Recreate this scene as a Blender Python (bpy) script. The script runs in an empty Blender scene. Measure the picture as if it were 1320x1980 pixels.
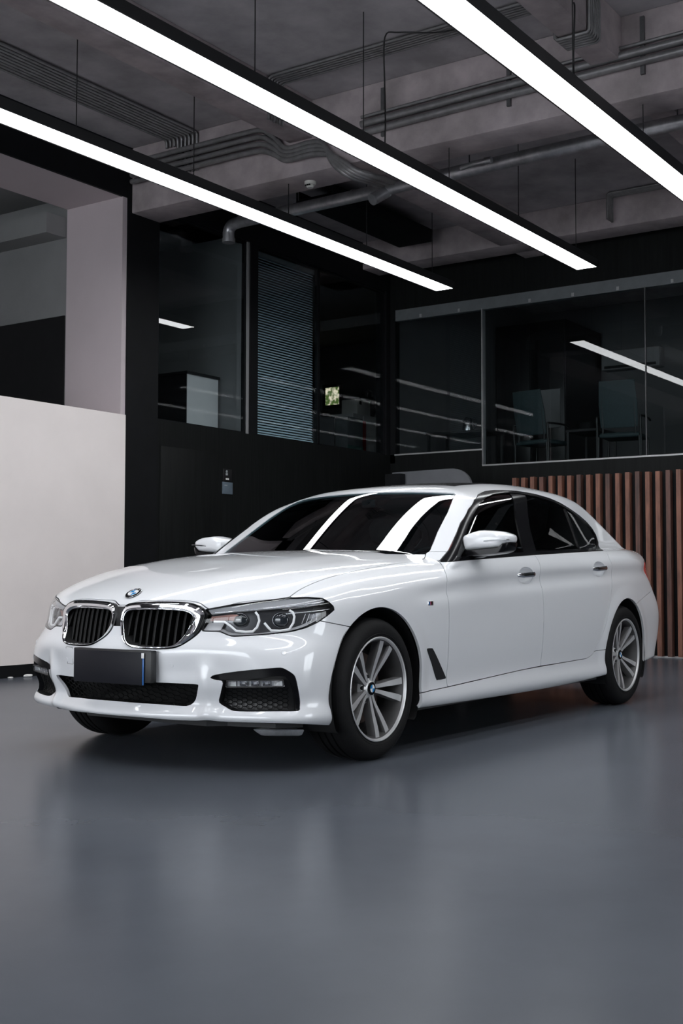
import bpy, bmesh, math, random
import numpy as np
from mathutils import Vector, Matrix
random.seed(7)
SC=bpy.context.scene; COL=SC.collection
# ------------------------------------------------------------------ camera, world, exposure
def make_camera(C,yaw,pitch,roll,f,H=1980):
    cd=bpy.data.cameras.new('camera'); o=bpy.data.objects.new('camera',cd); COL.objects.link(o)
    fw=Vector((math.cos(yaw)*math.cos(pitch),math.sin(yaw)*math.cos(pitch),math.sin(pitch)))
    r=Vector((math.sin(yaw),-math.cos(yaw),0)); u=r.cross(fw)
    r2=math.cos(roll)*r+math.sin(roll)*u; u2=-math.sin(roll)*r+math.cos(roll)*u
    M=Matrix((r2,u2,-fw)).transposed().to_4x4(); M.translation=C; o.matrix_world=M
    cd.sensor_fit='VERTICAL'; cd.sensor_height=36; cd.lens=36*f/H; cd.clip_start=.05; cd.clip_end=100
    SC.camera=o
make_camera((-4.88709868,-4.04042923,.863399514),.600297698,.0528538391,.00143384313,2363.84043)
SKY=6.6      # daylight through unseen window openings added behind the camera to brighten the car
wd=bpy.data.worlds.new('world'); SC.world=wd; wd.use_nodes=True
wd.node_tree.nodes['Background'].inputs[0].default_value=(.90,.95,1.0,1); wd.node_tree.nodes['Background'].inputs[1].default_value=SKY
LAMP_POWER=12.5
SC.view_settings.view_transform='Standard'; SC.view_settings.look='None'; SC.view_settings.exposure=0.0; SC.view_settings.gamma=1
SC.view_settings.use_curve_mapping=False
# ------------------------------------------------------------------ materials
MATS={}
def mat(name,col,rough=.5,metal=0.,coat=0.,noise=0.,nscale=8.,bump=0.,bscale=40.,emit=None,spec=.5,stretch=None,col2=None,rnoise=0.,ior=1.5,coat_rough=.03):
    m=bpy.data.materials.new(name); m.use_nodes=True; nt=m.node_tree; b=nt.nodes['Principled BSDF']; L=nt.links
    col=tuple(col)[:3]
    b.inputs['Base Color'].default_value=(*col,1); b.inputs['Roughness'].default_value=rough; b.inputs['Metallic'].default_value=metal
    b.inputs['Coat Weight'].default_value=coat; b.inputs['Coat Roughness'].default_value=coat_rough; b.inputs['Specular IOR Level'].default_value=spec; b.inputs['IOR'].default_value=ior
    tc=None
    def coords():
        nonlocal tc
        if tc is None:
            t=nt.nodes.new('ShaderNodeTexCoord'); mp=nt.nodes.new('ShaderNodeMapping'); L.new(t.outputs['Object'],mp.inputs[0])
            if stretch: mp.inputs['Scale'].default_value=stretch
            tc=mp.outputs[0]
        return tc
    if noise or col2:
        n=nt.nodes.new('ShaderNodeTexNoise'); n.inputs['Scale'].default_value=nscale; n.inputs['Detail'].default_value=6; n.inputs['Roughness'].default_value=.6
        L.new(coords(),n.inputs['Vector'])
        r=nt.nodes.new('ShaderNodeValToRGB'); r.color_ramp.elements[0].position=.3; r.color_ramp.elements[1].position=.7
        lo=col2 if col2 else tuple(c*(1-noise) for c in col); hi=col if col2 else tuple(min(1,c*(1+noise)) for c in col)
        r.color_ramp.elements[0].color=(*lo,1); r.color_ramp.elements[1].color=(*hi,1)
        L.new(n.outputs[0],r.inputs[0]); L.new(r.outputs[0],b.inputs['Base Color'])
    if rnoise:
        n=nt.nodes.new('ShaderNodeTexNoise'); n.inputs['Scale'].default_value=nscale*.5; n.inputs['Detail'].default_value=4; L.new(coords(),n.inputs['Vector'])
        q=nt.nodes.new('ShaderNodeMapRange'); q.inputs['To Min'].default_value=max(0,rough-rnoise); q.inputs['To Max'].default_value=rough+rnoise
        L.new(n.outputs[0],q.inputs[0]); L.new(q.outputs[0],b.inputs['Roughness'])
    if bump:
        n=nt.nodes.new('ShaderNodeTexNoise'); n.inputs['Scale'].default_value=bscale; n.inputs['Detail'].default_value=5; L.new(coords(),n.inputs['Vector'])
        q=nt.nodes.new('ShaderNodeBump'); q.inputs['Strength'].default_value=bump; q.inputs['Distance'].default_value=.01
        L.new(n.outputs[0],q.inputs['Height']); L.new(q.outputs[0],b.inputs['Normal'])
    if emit:
        b.inputs['Emission Color'].default_value=(*emit[:3],1); b.inputs['Emission Strength'].default_value=emit[3]
    MATS[name]=m; return m
def glassmat(name,tint,rough=0.,ior=1.5,gloss=1.0,gcol=(1,1,1)):
    m=bpy.data.materials.new(name); m.use_nodes=True; nt=m.node_tree; nt.nodes.clear(); L=nt.links
    o=nt.nodes.new('ShaderNodeOutputMaterial'); mx=nt.nodes.new('ShaderNodeMixShader'); t=nt.nodes.new('ShaderNodeBsdfTransparent'); g=nt.nodes.new('ShaderNodeBsdfGlossy'); f=nt.nodes.new('ShaderNodeFresnel')
    t.inputs[0].default_value=(*tint,1); g.inputs['Roughness'].default_value=rough; g.inputs['Color'].default_value=(gloss*gcol[0],gloss*gcol[1],gloss*gcol[2],1); f.inputs[0].default_value=ior
    # the same pane seen from inside must not turn into total reflection
    ge=nt.nodes.new('ShaderNodeNewGeometry'); sw=nt.nodes.new('ShaderNodeMapRange'); sw.inputs['To Min'].default_value=ior; sw.inputs['To Max'].default_value=1/ior
    L.new(ge.outputs['Backfacing'],sw.inputs[0]); L.new(sw.outputs[0],f.inputs[0])
    L.new(f.outputs[0],mx.inputs[0]); L.new(t.outputs[0],mx.inputs[1]); L.new(g.outputs[0],mx.inputs[2]); L.new(mx.outputs[0],o.inputs[0])
    MATS[name]=m; return m
# ------------------------------------------------------------------ mesh builders
class MB:
    def __init__(s): s.V=[]; s.F=[]
    def add(s,V,F):
        n=len(s.V); s.V+= [tuple(map(float,v)) for v in V]; s.F+=[tuple(n+i for i in f) for f in F]; return s
    def box(s,a,b):
        (x0,y0,z0),(x1,y1,z1)=[sorted(t) for t in zip(a,b)] and (tuple(min(p,q) for p,q in zip(a,b)),tuple(max(p,q) for p,q in zip(a,b)))
        V=[(x,y,z) for x in (x0,x1) for y in (y0,y1) for z in (z0,z1)]
        return s.add(V,[(0,1,3,2),(4,6,7,5),(0,4,5,1),(2,3,7,6),(0,2,6,4),(1,5,7,3)])
    def obox(s,c,half,R):   # oriented box, R = 3 axis vectors
        V=[]
        for i in (-1,1):
            for j in (-1,1):
                for k in (-1,1): V.append(Vector(c)+Vector(R[0])*half[0]*i+Vector(R[1])*half[1]*j+Vector(R[2])*half[2]*k)
        return s.add(V,[(0,1,3,2),(4,6,7,5),(0,4,5,1),(2,3,7,6),(0,2,6,4),(1,5,7,3)])
    def tube(s,path,r,n=8,closed=False,cap=True):
        P=[Vector(p) for p in path]; m=len(P); rs=r if isinstance(r,(list,tuple)) else [r]*m
        T=[]
        for i in range(m):
            a=P[(i-1)%m] if (closed or i>0) else P[i]; b=P[(i+1)%m] if (closed or i<m-1) else P[i]; T.append((b-a).normalized())
        up=Vector((0,0,1)) if abs(T[0].z)<.9 else Vector((1,0,0)); u=(up-T[0]*up.dot(T[0])).normalized(); V=[]
        for i in range(m):
            u=(u-T[i]*u.dot(T[i])).normalized(); w=T[i].cross(u)
            for k in range(n):
                a=2*math.pi*k/n; V.append(P[i]+(u*math.cos(a)+w*math.sin(a))*rs[i])
        F=[]
        for i in range(m if closed else m-1):
            for k in range(n): F.append((i*n+k,i*n+(k+1)%n,((i+1)%m)*n+(k+1)%n,((i+1)%m)*n+k))
        if cap and not closed: F+= [tuple(range(n))[::-1],tuple((m-1)*n+k for k in range(n))]
        return s.add(V,F)
    def lathe(s,prof,c,axis='y',n=48,closed=False,a0=0.,a1=2*math.pi):   # prof: (r, h) along axis
        V=[]; full=abs(a1-a0-2*math.pi)<1e-6; N=n if full else n+1
        for r,h in prof:
            for k in range(N):
                a=a0+(a1-a0)*k/n; u,w=r*math.cos(a),r*math.sin(a)
                V.append((c[0]+u,c[1]+h,c[2]+w) if axis=='y' else ((c[0]+u,c[1]+w,c[2]+h) if axis=='z' else (c[0]+h,c[1]+u,c[2]+w)))
        F=[]; m=len(prof)
        for i in range(m if closed else m-1):
            for k in range(n): F.append((i*N+k,i*N+(k+1)%N,((i+1)%m)*N+(k+1)%N,((i+1)%m)*N+k))
        return s.add(V,F)
    def prism(s,poly,f0,f1):   # poly list of 2D pts, f0/f1 map a 2D pt to 3D on the two sides
        n=len(poly); V=[f0(p) for p in poly]+[f1(p) for p in poly]
        return s.add(V,[tuple(range(n)),tuple(range(2*n-1,n-1,-1))]+[(i,i+n,(i+1)%n+n,(i+1)%n) for i in range(n)])
    def loft(s,rings,cap0=True,cap1=True):
        n=len(rings[0]); V=[p for r in rings for p in r]; F=[]
        for i in range(len(rings)-1):
            for k in range(n): F.append((i*n+k,i*n+(k+1)%n,(i+1)*n+(k+1)%n,(i+1)*n+k))
        if cap0: F.append(tuple(range(n))[::-1])
        if cap1: F.append(tuple((len(rings)-1)*n+k for k in range(n)))
        return s.add(V,F)
    def build(s,name,m,parent=None,smooth=None,bevel=0.,seg=2):
        return mesh_obj(name,s.V,s.F,m,parent,smooth,bevel,seg)
def mesh_obj(name,V,F,m,parent=None,smooth=None,bevel=0.,seg=2):
    me=bpy.data.meshes.new(name); me.from_pydata([tuple(v) for v in V],[],F)
    bm=bmesh.new(); bm.from_mesh(me)
    if bevel>0: bmesh.ops.bevel(bm,geom=bm.edges[:],offset=bevel,segments=seg,affect='EDGES',profile=.5,clamp_overlap=True)
    bmesh.ops.recalc_face_normals(bm,faces=bm.faces[:]); bm.to_mesh(me); bm.free()
    if smooth is not None or bevel>0:
        me.polygons.foreach_set('use_smooth',[True]*len(me.polygons)); me.set_sharp_from_angle(angle=math.radians(smooth if smooth else 40))
    me.materials.append(MATS[m] if isinstance(m,str) else m)
    o=bpy.data.objects.new(name,me); COL.objects.link(o)
    if parent is not None: o.parent=parent
    return o
def tag(o,label=None,cat=None,group=None,kind=None):
    if label: o['label']=label
    if cat: o['category']=cat
    if group: o['group']=group
    if kind: o['kind']=kind
    return o
def thing(name,label,cat,loc=(0,0,0),group=None):
    o=bpy.data.objects.new(name,None); o.empty_display_size=.1; COL.objects.link(o); o.location=loc
    return tag(o,label,cat,group)
def under(o,root):   # parent keeping the world coordinates of the mesh
    o.parent=root; o.matrix_parent_inverse=Matrix.Translation(root.location).inverted(); return o
def smooth_path(P,k=6,closed=False):
    P=[Vector(p) for p in P]; out=[]; m=len(P)
    for i in range(m if closed else m-1):
        g=lambda j:P[j%m] if closed else P[max(0,min(m-1,j))]
        a,b,c,d=g(i-1),g(i),g(i+1),g(i+2)
        for q in range(k):
            t=q/k; out.append(.5*((2*b)+(c-a)*t+(2*a-5*b+4*c-d)*t*t+(3*b-a-3*c+d)*t**3))
    if not closed: out.append(P[-1])
    return out
def struct(name,mb,m,bevel=0.): 
    o=mb.build(name,m,bevel=bevel); o['kind']='structure'; return o
# palette
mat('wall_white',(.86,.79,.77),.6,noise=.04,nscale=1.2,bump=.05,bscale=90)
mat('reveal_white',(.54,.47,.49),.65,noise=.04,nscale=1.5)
mat('wall_black',(.0060,.0068,.0068),.55,spec=.15,noise=.35,nscale=5,stretch=(6,6,.35),bump=.12,bscale=14)
mat('matte_black',(.006,.0065,.0075),.6,spec=.15,noise=.2,nscale=6)
mat('concrete',(.36,.335,.35),.85,noise=.28,nscale=2.2,bump=.35,bscale=9)
mat('concrete_beam',(.36,.312,.322),.85,noise=.30,nscale=3.0,bump=.35,bscale=9)
mat('floor_epoxy',(.080,.089,.106),.24,noise=.10,nscale=1.1,bump=.015,bscale=2.2,rnoise=.05,spec=.16,ior=1.4)
mat('wood_slat',(.30,.125,.080),.5,col2=(.12,.055,.040),nscale=7,stretch=(3,3,.5),bump=.2,bscale=30)
mat('wood_slat_dark',(.17,.075,.055),.5,col2=(.06,.034,.028),nscale=7,stretch=(3,3,.5),bump=.2,bscale=30)
mat('lamp_black',(.012,.013,.014),.4,noise=.1)
mat('lamp_diffuser',(.9,.9,.9),.5,emit=(.955,.98,1.0,LAMP_POWER))
mat('galvanised',(.42,.42,.44),.38,metal=.7,noise=.25,nscale=10)
mat('conduit',(.20,.195,.20),.42,metal=.45,noise=.2,nscale=14)
mat('cable_black',(.012,.012,.013),.5,noise=.1)
mat('steel_dark',(.10,.10,.105),.5,metal=.5,noise=.2)
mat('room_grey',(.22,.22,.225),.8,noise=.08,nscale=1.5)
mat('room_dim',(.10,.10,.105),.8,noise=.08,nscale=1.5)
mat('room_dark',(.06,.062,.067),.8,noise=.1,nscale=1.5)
mat('frame_grey',(.16,.175,.185),.45,metal=.3,noise=.1)
mat('alu_edge',(.45,.45,.46),.4,metal=.6,noise=.1)
mat('blind_slat',(.58,.74,.82),.45,noise=.06,nscale=4)
mat('white_laminate',(.62,.61,.62),.5,noise=.03)
mat('black_laminate',(.012,.012,.013),.3,noise=.2)
mat('chair_mesh',(.030,.050,.055),.7,noise=.2,nscale=60)
mat('chrome_dull',(.4,.4,.41),.25,metal=1.)
mat('red_banner',(.30,.015,.015),.5,noise=.15)
mat('green_box',(.06,.13,.12),.6,noise=.1)
mat('white_plastic',(.62,.61,.58),.45,noise=.04)
mat('sign_grey',(.10,.13,.16),.45,noise=.05)
mat('sign_ink',(.28,.30,.31),.5,noise=.05)
mat('paper_white',(.75,.74,.72),.7,noise=.05)
mat('panel_grey',(.105,.108,.118),.5,noise=.06)
glassmat('pane_glass',(.76,.82,.83),0.,1.52)
glassmat('pane_clear',(.80,.84,.84),0.,1.5)

def glyph(ch,place,size,name,m,parent):
    """one flat letter as a mesh; place(u,v) maps the letter plane (centred) to 3D"""
    cu=bpy.data.curves.new('glyph','FONT'); cu.body=ch; cu.size=size; cu.align_x='CENTER'; cu.align_y='CENTER'; cu.resolution_u=3
    ob=bpy.data.objects.new('glyph',cu); COL.objects.link(ob)
    dg=bpy.context.evaluated_depsgraph_get(); me=bpy.data.meshes.new_from_object(ob.evaluated_get(dg))
    V=[place(v.co.x,v.co.y) for v in me.vertices]; F=[tuple(p.vertices) for p in me.polygons]
    bpy.data.objects.remove(ob); bpy.data.curves.remove(cu); bpy.data.meshes.remove(me)
    return mesh_obj(name,V,F,m,parent)
# ------------------------------------------------------------------ room shell
SLAB=5.0; WL=4.20; WBX=8.25
struct('floor',MB().box((-11,-9.5,-.12),(13,8.6,0)),'floor_epoxy')
struct('ceiling',MB().box((-11,-9.5,SLAB),(13,8.6,SLAB+.2)),'concrete')
# left wall: low white wall, black panelling, black fascia, pillar
wl=struct('wall_left',MB().box((-11,WL,0),(3.51,WL+.14,2.40)).box((-11,WL+.14,2.30),(3.51,4.95,2.40)),'wall_white')
struct('wall_left_panelling',MB().box((3.51,WL,0),(WBX,WL+.14,2.40)),'wall_black')
struct('wall_left_fascia',MB().box((-11,WL,4.50),(3.51,WL+.03,SLAB)).box((3.95,WL,4.50),(WBX,WL+.14,SLAB)),'matte_black')
struct('trim_1',MB().box((3.51,WL-.004,0),(3.95,WL+.30,SLAB)),'matte_black')
struct('baseboard_left',MB().box((-11,WL-.012,0),(3.51,WL,.105)),'matte_black')
# deep white-lined opening above the low wall
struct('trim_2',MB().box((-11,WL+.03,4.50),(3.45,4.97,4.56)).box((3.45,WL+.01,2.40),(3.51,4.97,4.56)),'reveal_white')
# rooms behind the left wall
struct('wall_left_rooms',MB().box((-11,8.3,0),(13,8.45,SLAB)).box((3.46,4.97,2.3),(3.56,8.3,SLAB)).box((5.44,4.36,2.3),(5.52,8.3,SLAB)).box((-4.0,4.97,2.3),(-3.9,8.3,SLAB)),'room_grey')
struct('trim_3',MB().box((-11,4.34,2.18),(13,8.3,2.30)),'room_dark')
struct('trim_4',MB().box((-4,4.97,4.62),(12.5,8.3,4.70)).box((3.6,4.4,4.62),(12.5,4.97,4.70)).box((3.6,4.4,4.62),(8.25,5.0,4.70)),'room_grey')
# back wall
struct('wall_back',MB().box((WBX,2.89,0),(WBX+.12,WL+.2,2.41)).box((WBX,-9.5,0),(WBX+.12,2.89,2.215)).box((WBX,-9.5,4.26),(WBX+.12,WL+.14,SLAB)),'wall_black')
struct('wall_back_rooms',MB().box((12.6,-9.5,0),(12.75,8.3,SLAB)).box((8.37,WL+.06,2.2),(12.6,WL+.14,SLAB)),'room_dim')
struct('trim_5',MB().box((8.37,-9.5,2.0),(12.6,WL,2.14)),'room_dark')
# walls behind the camera, with unseen window openings added to light the car
struct('wall_right',MB().box((-11,-9.6,0),(13,-9.5,.30)).box((-11,-9.6,3.6),(13,-9.5,SLAB)).box((-11,-9.6,.30),(-.5,-9.5,3.6)).box((2.1,-9.6,.30),(13,-9.5,3.6)),'room_grey')
struct('wall_front',MB().box((-11.1,-9.6,0),(-11,8.6,.25)).box((-11.1,-9.6,4.0),(-11,8.6,SLAB)).box((-11.1,-9.6,.25),(-11,-4.3,4.0)).box((-11.1,4.1,.25),(-11,8.6,4.0)),'room_grey')
for n,z0,z1,q in ((10,.25,4.0,[(-11.05,-4.3+1.68*k) for k in range(6)]),(11,.30,3.6,[(-.5+1.3*k,-9.55) for k in range(3)])):
    f=MB()
    for a,b in q: f.box((a-.03,b-.03,z0),(a+.03,b+.03,z1))
    w=f.build('window_%d'%n,'frame_grey'); w['kind']='structure'  # mullions of the added daylight openings, out of view
# concrete beams
def beam(n,a,b): return struct('trim_%d'%n,MB().box(a,b),'concrete_beam',bevel=.012)
beam(6,(3.56,-9.4,4.36),(3.95,WL,SLAB)); beam(7,(7.60,-9.4,4.66),(7.98,WL,SLAB))
for n,(y0,y1) in enumerate([(2.05,2.30),(-.755,-.53),(-3.55,-3.32)]):
    beam(8+3*n,(-10.9,y0,4.66),(3.56,y1,SLAB)); beam(9+3*n,(3.95,y0,4.66),(7.60,y1,SLAB)); beam(10+3*n,(7.98,y0,4.66),(8.25,y1,SLAB))
# ------------------------------------------------------------------ windows
def pane(name,a,b,m='pane_glass',parent=None): return MB().box(a,b).build(name,m,parent)
def window(n,y,x0,x1,z0,z1,label=None):
    f=MB(); t=.02
    f.box((x0,y,z0-.0),(x0+t,y+.05,z1)).box((x1-t,y,z0),(x1,y+.05,z1)).box((x0,y,z0),(x1,y+.05,z0+t)).box((x0,y,z1-t),(x1,y+.05,z1))
    w=f.build('window_%d'%n,'matte_black'); w['kind']='structure'
    p=mesh_obj('pane',[(x0+t,y+.012,z0+t),(x1-t,y+.012,z0+t),(x1-t,y+.012,z1-t),(x0+t,y+.012,z1-t)],[(0,1,2,3)],'pane_glass',w)
    orient(p,(0,-1,0)); return w
def orient(o,d):
    me=o.data; me.update()
    if me.polygons[0].normal.dot(Vector(d))<0: me.flip_normals()
window(1,4.23,3.95,5.36,2.40,4.50)
struct('trim_17',MB().box((5.36,4.22,2.40),(5.40,4.36,4.50)),'room_grey')
struct('trim_18',MB().box((5.40,WL,2.40),(5.53,4.36,4.50)),'matte_black')
window(2,4.23,5.53,6.72,2.40,4.50); window(3,4.23,6.72,8.16,2.40,4.50)
struct('trim_19',MB().box((8.16,WL,2.40),(8.25,4.36,4.50)),'matte_black')
wz=MB().box((-11,4.945,2.40),(3.45,4.96,2.43)).build('window_4','frame_grey'); wz['kind']='structure'
struct('trim_23',MB().box((3.44,4.99,2.30),(3.46,8.29,3.44)),'black_laminate')
struct('trim_24',MB().box((3.20,4.99,4.22),(3.46,8.29,4.42)),'room_grey')
# glazed front of the raised back room
def bwindow(n,y0,y1,z0):
    f=MB().box((8.26,y0,4.12),(8.34,y1,4.26)).box((8.255,y0,z0-.012),(8.34,y1,z0+.006))
    w=f.build('window_%d'%n,'frame_grey'); w['kind']='structure'
    e=MB().box((8.249,y0,z0-.012),(8.2545,y1,z0+.006)).build('sill_edge','alu_edge',w)
    for k in range(int((y1-y0)/.55)): MB().box((8.252,y0+.3+.55*k,4.13),(8.262,y0+.33+.55*k,4.17)).build('track_clip','alu_edge',w)
    p=mesh_obj('pane',[(8.275,y0+.006,z0),(8.275,y1-.006,z0),(8.275,y1-.006,4.13),(8.275,y0+.006,4.13)],[(0,1,2,3)],'pane_glass',w); orient(p,(-1,0,0))
    return w
bwindow(5,2.89,4.14,2.41); bwindow(6,.835,2.89,2.215); bwindow(7,-2.0,.835,2.215); bwindow(8,-4.8,-2.0,2.215)
w=MB().box((8.25,2.885,2.215),(8.34,2.895,4.13)).build('trim_20','alu_edge'); w['kind']='structure'
w=MB().box((8.26,.83,2.215),(8.285,.84,4.13)).build('trim_21','steel_dark'); w['kind']='structure'
w=MB().box((8.25,4.13,2.30),(8.36,4.20,4.26)).build('trim_22','matte_black'); w['kind']='structure'
# ------------------------------------------------------------------ door in the black panelling and its signs
d=MB().box((3.994,WL-.006,0),(4.862,WL+.02,2.148)).build('door_1','wall_black',bevel=.002); d['kind']='structure'
MB().tube([(4.80,WL-.03,1.16),(4.80,WL-.05,1.13),(4.80,WL-.05,.97),(4.80,WL-.03,.94)],.008,8).build('door_handle','steel_dark',d,smooth=50)
s=thing('door_sign','black door sign with a small pictogram above the grey plate','sign',(5.015,WL,1.86))
under(MB().box((4.943,WL-.010,1.862),(5.087,WL,1.992)).build('sign_board','black_laminate',bevel=.002),s)
pg=MB().lathe([(0,0),(.014,0),(.014,-.003),(0,-.003)],(5.0,WL-.010,1.965),'y',16).box((4.985,WL-.013,1.925),(5.015,WL-.010,1.948))
under(pg.build('pictogram','sign_ink'),s)
lt=MB()
for i in range(3): lt.box((4.985+.018*i,WL-.013,1.878),(4.998+.018*i,WL-.010,1.895))
under(lt.build('lettering','paper_white'),s)
s=thing('door_plate','blue grey plate with one line of text under the door sign','sign',(5.017,WL,1.73))
under(MB().box((4.936,WL-.012,1.728),(5.098,WL,1.854)).build('plate_board','sign_grey',bevel=.002),s)
lt=MB()
for i in range(4): lt.box((4.962+.012*i,WL-.0145,1.815),(4.971+.012*i,WL-.012,1.823))
under(lt.build('lettering','sign_ink'),s)
# ------------------------------------------------------------------ linear pendant lamps
def lamp(y,label,x0=-3.7,x1=6.52):
    W=.105; z=3.96
    r=thing('linear_pendant_light',label,'lamp',((x0+x1)/2,y,z),'long linear pendant lights in parallel rows')
    h=MB().box((x0,y-W-.012,z+.006),(x0+.01,y+W+.012,z+.075)).box((x1-.01,y-W-.012,z+.006),(x1,y+W+.012,z+.075))
    h.box((x0,y-W-.012,z-.004),(x1,y-W,z+.075)).box((x0,y+W,z-.004),(x1,y+W+.012,z+.075)).box((x0,y-W,z+.062),(x1,y+W,z+.075))
    under(h.build('lamp_housing','lamp_black'),r)
    under(MB().box((x0+.01,y-W,z),(x1-.01,y+W,z+.012)).build('diffuser','lamp_diffuser'),r)
    for k in range(9):
        x=x1-.28-1.27*k
        if x<x0: break
        under(MB().tube([(x,y,z+.07),(x,y,4.66 if any(a<=y<=b for a,b in ((2.05,2.30),(-.755,-.53))) else SLAB)],.0042,5).build('suspension_rod','cable_black',smooth=60),r)
        under(MB().lathe([(0,0),(.018,0),(.016,.02),(.0,.02)],(x,y,z+.075),'z',10).build('rod_clamp','steel_dark',smooth=40),r)
lamp(2.415,'bright linear pendant lamp nearest the black wall, leftmost of the three overhead')
lamp(.78,'bright linear pendant lamp in the middle of the three, crossing above the car')
lamp(-.86,'bright linear pendant lamp at the upper right, rightmost of the three overhead')
lamp(-2.50,'linear pendant lamp outside the frame to the right, first row beyond the rightmost lamp')
lamp(-4.14,'linear pendant lamp above the camera side, second row beyond the rightmost lamp')
ORD=('first','second','third','fourth','fifth','sixth','seventh','eighth','ninth')
def solo(name,mb,m,label,cat,group=None,smooth=None,bevel=0.): return tag(mb.build(name,m,smooth=smooth,bevel=bevel),label,cat,group)
solo('power_cable',MB().tube(smooth_path([(2.75,.80,4.03),(2.745,.79,4.3),(2.75,.80,4.6),(2.74,.79,4.93),(2.80,.70,4.965),(2.93,.45,4.95),(3.02,.2,4.97)],5),.006,6),'cable_black','black power cable hanging beside a rod of the middle lamp','cable',smooth=60)
solo('power_cable',MB().tube(smooth_path([(2.50,-.84,4.03),(2.51,-.83,4.3),(2.49,-.85,4.6),(2.50,-.84,4.66)],5),.006,6),'cable_black','black power cable hanging down to the upper right lamp','cable',smooth=60)
# ------------------------------------------------------------------ services under the ceiling
def duct_r(): 
    r=thing('round_air_duct','grey round air duct with an elbow and a branch below the ceiling','duct',(4.6,0,4.5))
    under(MB().tube(smooth_path([(4.72,3.95,4.33),(4.72,3.95,4.42),(4.715,3.90,4.475),(4.71,3.80,4.49)],5)+[Vector((4.66,2.1,4.49)),Vector((4.62,.9,4.50)),Vector((4.57,-.6,4.50)),Vector((4.53,-6,4.50))],.060,20).build('pipe','galvanised',smooth=50),r)
    under(MB().tube([(4.72,3.95,4.30),(4.72,3.95,4.345)],.067,20).build('collar','galvanised',smooth=50),r)
    under(MB().tube([(4.66,1.98,4.47),(4.56,2.02,4.40),(4.50,2.045,4.36)],.056,18).build('branch','galvanised',smooth=50),r)
    for y in (2.35,1.6,-.25): under(MB().tube([(4.665-.021*(2-y),y,4.495),(4.665-.021*(2-y),y+.03,4.495)],.064,20).build('joint_band','galvanised',smooth=50),r)
    for y in (3.0,1.1,-.8): under(MB().tube([(4.64,y,4.55),(4.64,y,SLAB)],.006,6).build('hanger','steel_dark',smooth=50),r)
duct_r()
# pipes on the face of the big beam
for i,(z,r_) in enumerate([(4.735,.014),(4.675,.030),(4.600,.030)]):
    solo('conduit_pipe',MB().tube([(3.52,1.52,z-.02),(3.52,.3,z),(3.52,-1.2,z+.01),(3.52,-7,z+.02)],r_,12),'conduit',['thin upper conduit along the face of the concrete beam','middle grey conduit along the face of the concrete beam','lower grey conduit along the face of the concrete beam'][i],'pipe','conduits along the right of the beam',smooth=50)
for i in range(4):
    zi=4.83-.062*i; zd=4.60-.035*i; yb=1.62-.05*i
    P=[(3.50,4.15,zi),(3.50,3.2,zi),(3.50,2.75,zi),(3.50,2.56,zi-.015),(3.50,2.42,.5*(zi+zd)),(3.50,2.29,zd),(3.50,2.03,zd),(3.50,1.90-.02*i,zd-.04),(3.50,1.80-.03*i,4.38),(3.51,1.70-.04*i,4.28),(3.57,yb+.01,4.235),(3.68,yb-.02,4.235),(3.9,yb-.03,4.25)]
    solo('bent_conduit',MB().tube(smooth_path(P,6),.024,12),'conduit',['top','second','third','lowest'][i]+' of the four grey conduits that bend under the beam','pipe','conduits bending under the beam',smooth=50)
for j,(y,z0,z1) in enumerate([(1.32,4.52,4.93),(.16,4.52,4.93),(-.92,4.52,4.95),(3.55,4.60,4.93),(2.47,4.60,4.93)]):
    b=MB().box((3.535,y-.016,z0),(3.56,y+.016,z1))
    solo('strut_channel',b,'steel_dark',['vertical strut holding the beam conduits beside the middle lamp cable','vertical strut holding the beam conduits, hidden in part by the upper right lamp','vertical strut holding the beam conduits at the far upper right','vertical strut holding the four bent conduits nearest the black wall','vertical strut holding the four bent conduits before their bend'][j],'bracket','struts on the beam face')
for i in range(9):
    y=3.36+.047*i
    solo('ceiling_conduit',MB().tube([(-6,y,4.978),(3.52,y,4.978),(3.545,y,4.95),(3.545,y,4.62 if i<6 else 4.9)],.015,8),'conduit',ORD[8-i]+' of the nine parallel ceiling conduits, counted from the black wall','pipe','nine conduits along the ceiling',smooth=50)
for i in range(6):
    x=2.92+.036*i
    P=[(x,2.035,4.62),(x,2.035,4.965),(x,2.0,4.98),(x,-.47,4.98),(x,-.515,4.96),(x,-.515,4.655),(x,-.53,4.64),(x,-.755,4.64),(x,-.77,4.655),(x,-.77,4.96),(x,-.80,4.98),(x,-5,4.98)]
    solo('ceiling_conduit',MB().tube(P,.013,8),'conduit',ORD[5-i]+' of the six conduits looping under the beams, counted from the big cross beam','pipe','six conduits looping around the beams',smooth=50)
for i in range(5):
    x=7.40+.035*i
    solo('ceiling_conduit',MB().tube([(x,.92,4.70),(x,.92,4.96),(x,.90,4.98),(x,-4,4.98)],.013,8),'conduit',ORD[4-i]+' of the five dim ceiling conduits near the back wall, counted from that wall','pipe','five conduits near the back wall',smooth=50)
solo('cable_tray',MB().box((5.25,3.02,4.76),(7.3,3.48,4.80)).box((5.25,3.02,4.80),(7.3,3.03,4.90)).box((5.25,3.47,4.80),(7.3,3.48,4.90)).box((5.6,3.2,4.8),(5.62,3.22,4.995)).box((7.0,3.2,4.8),(7.02,3.22,4.995)),'matte_black','dark cable tray hanging below the ceiling behind the air duct','tray')
s=thing('smoke_detector','white round smoke detector under the concrete beam','detector',(3.76,2.22,4.36))
under(MB().lathe([(0,0),(.052,0),(.052,-.02),(.044,-.03),(0,-.03)],(3.76,2.22,4.36),'z',24).build('detector_base','white_plastic',smooth=40),s)
under(MB().lathe([(0,-.055),(.026,-.055),(.034,-.045),(.036,-.03),(0,-.03)],(3.76,2.22,4.36),'z',24).build('detector_head','white_plastic',smooth=40),s)
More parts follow.
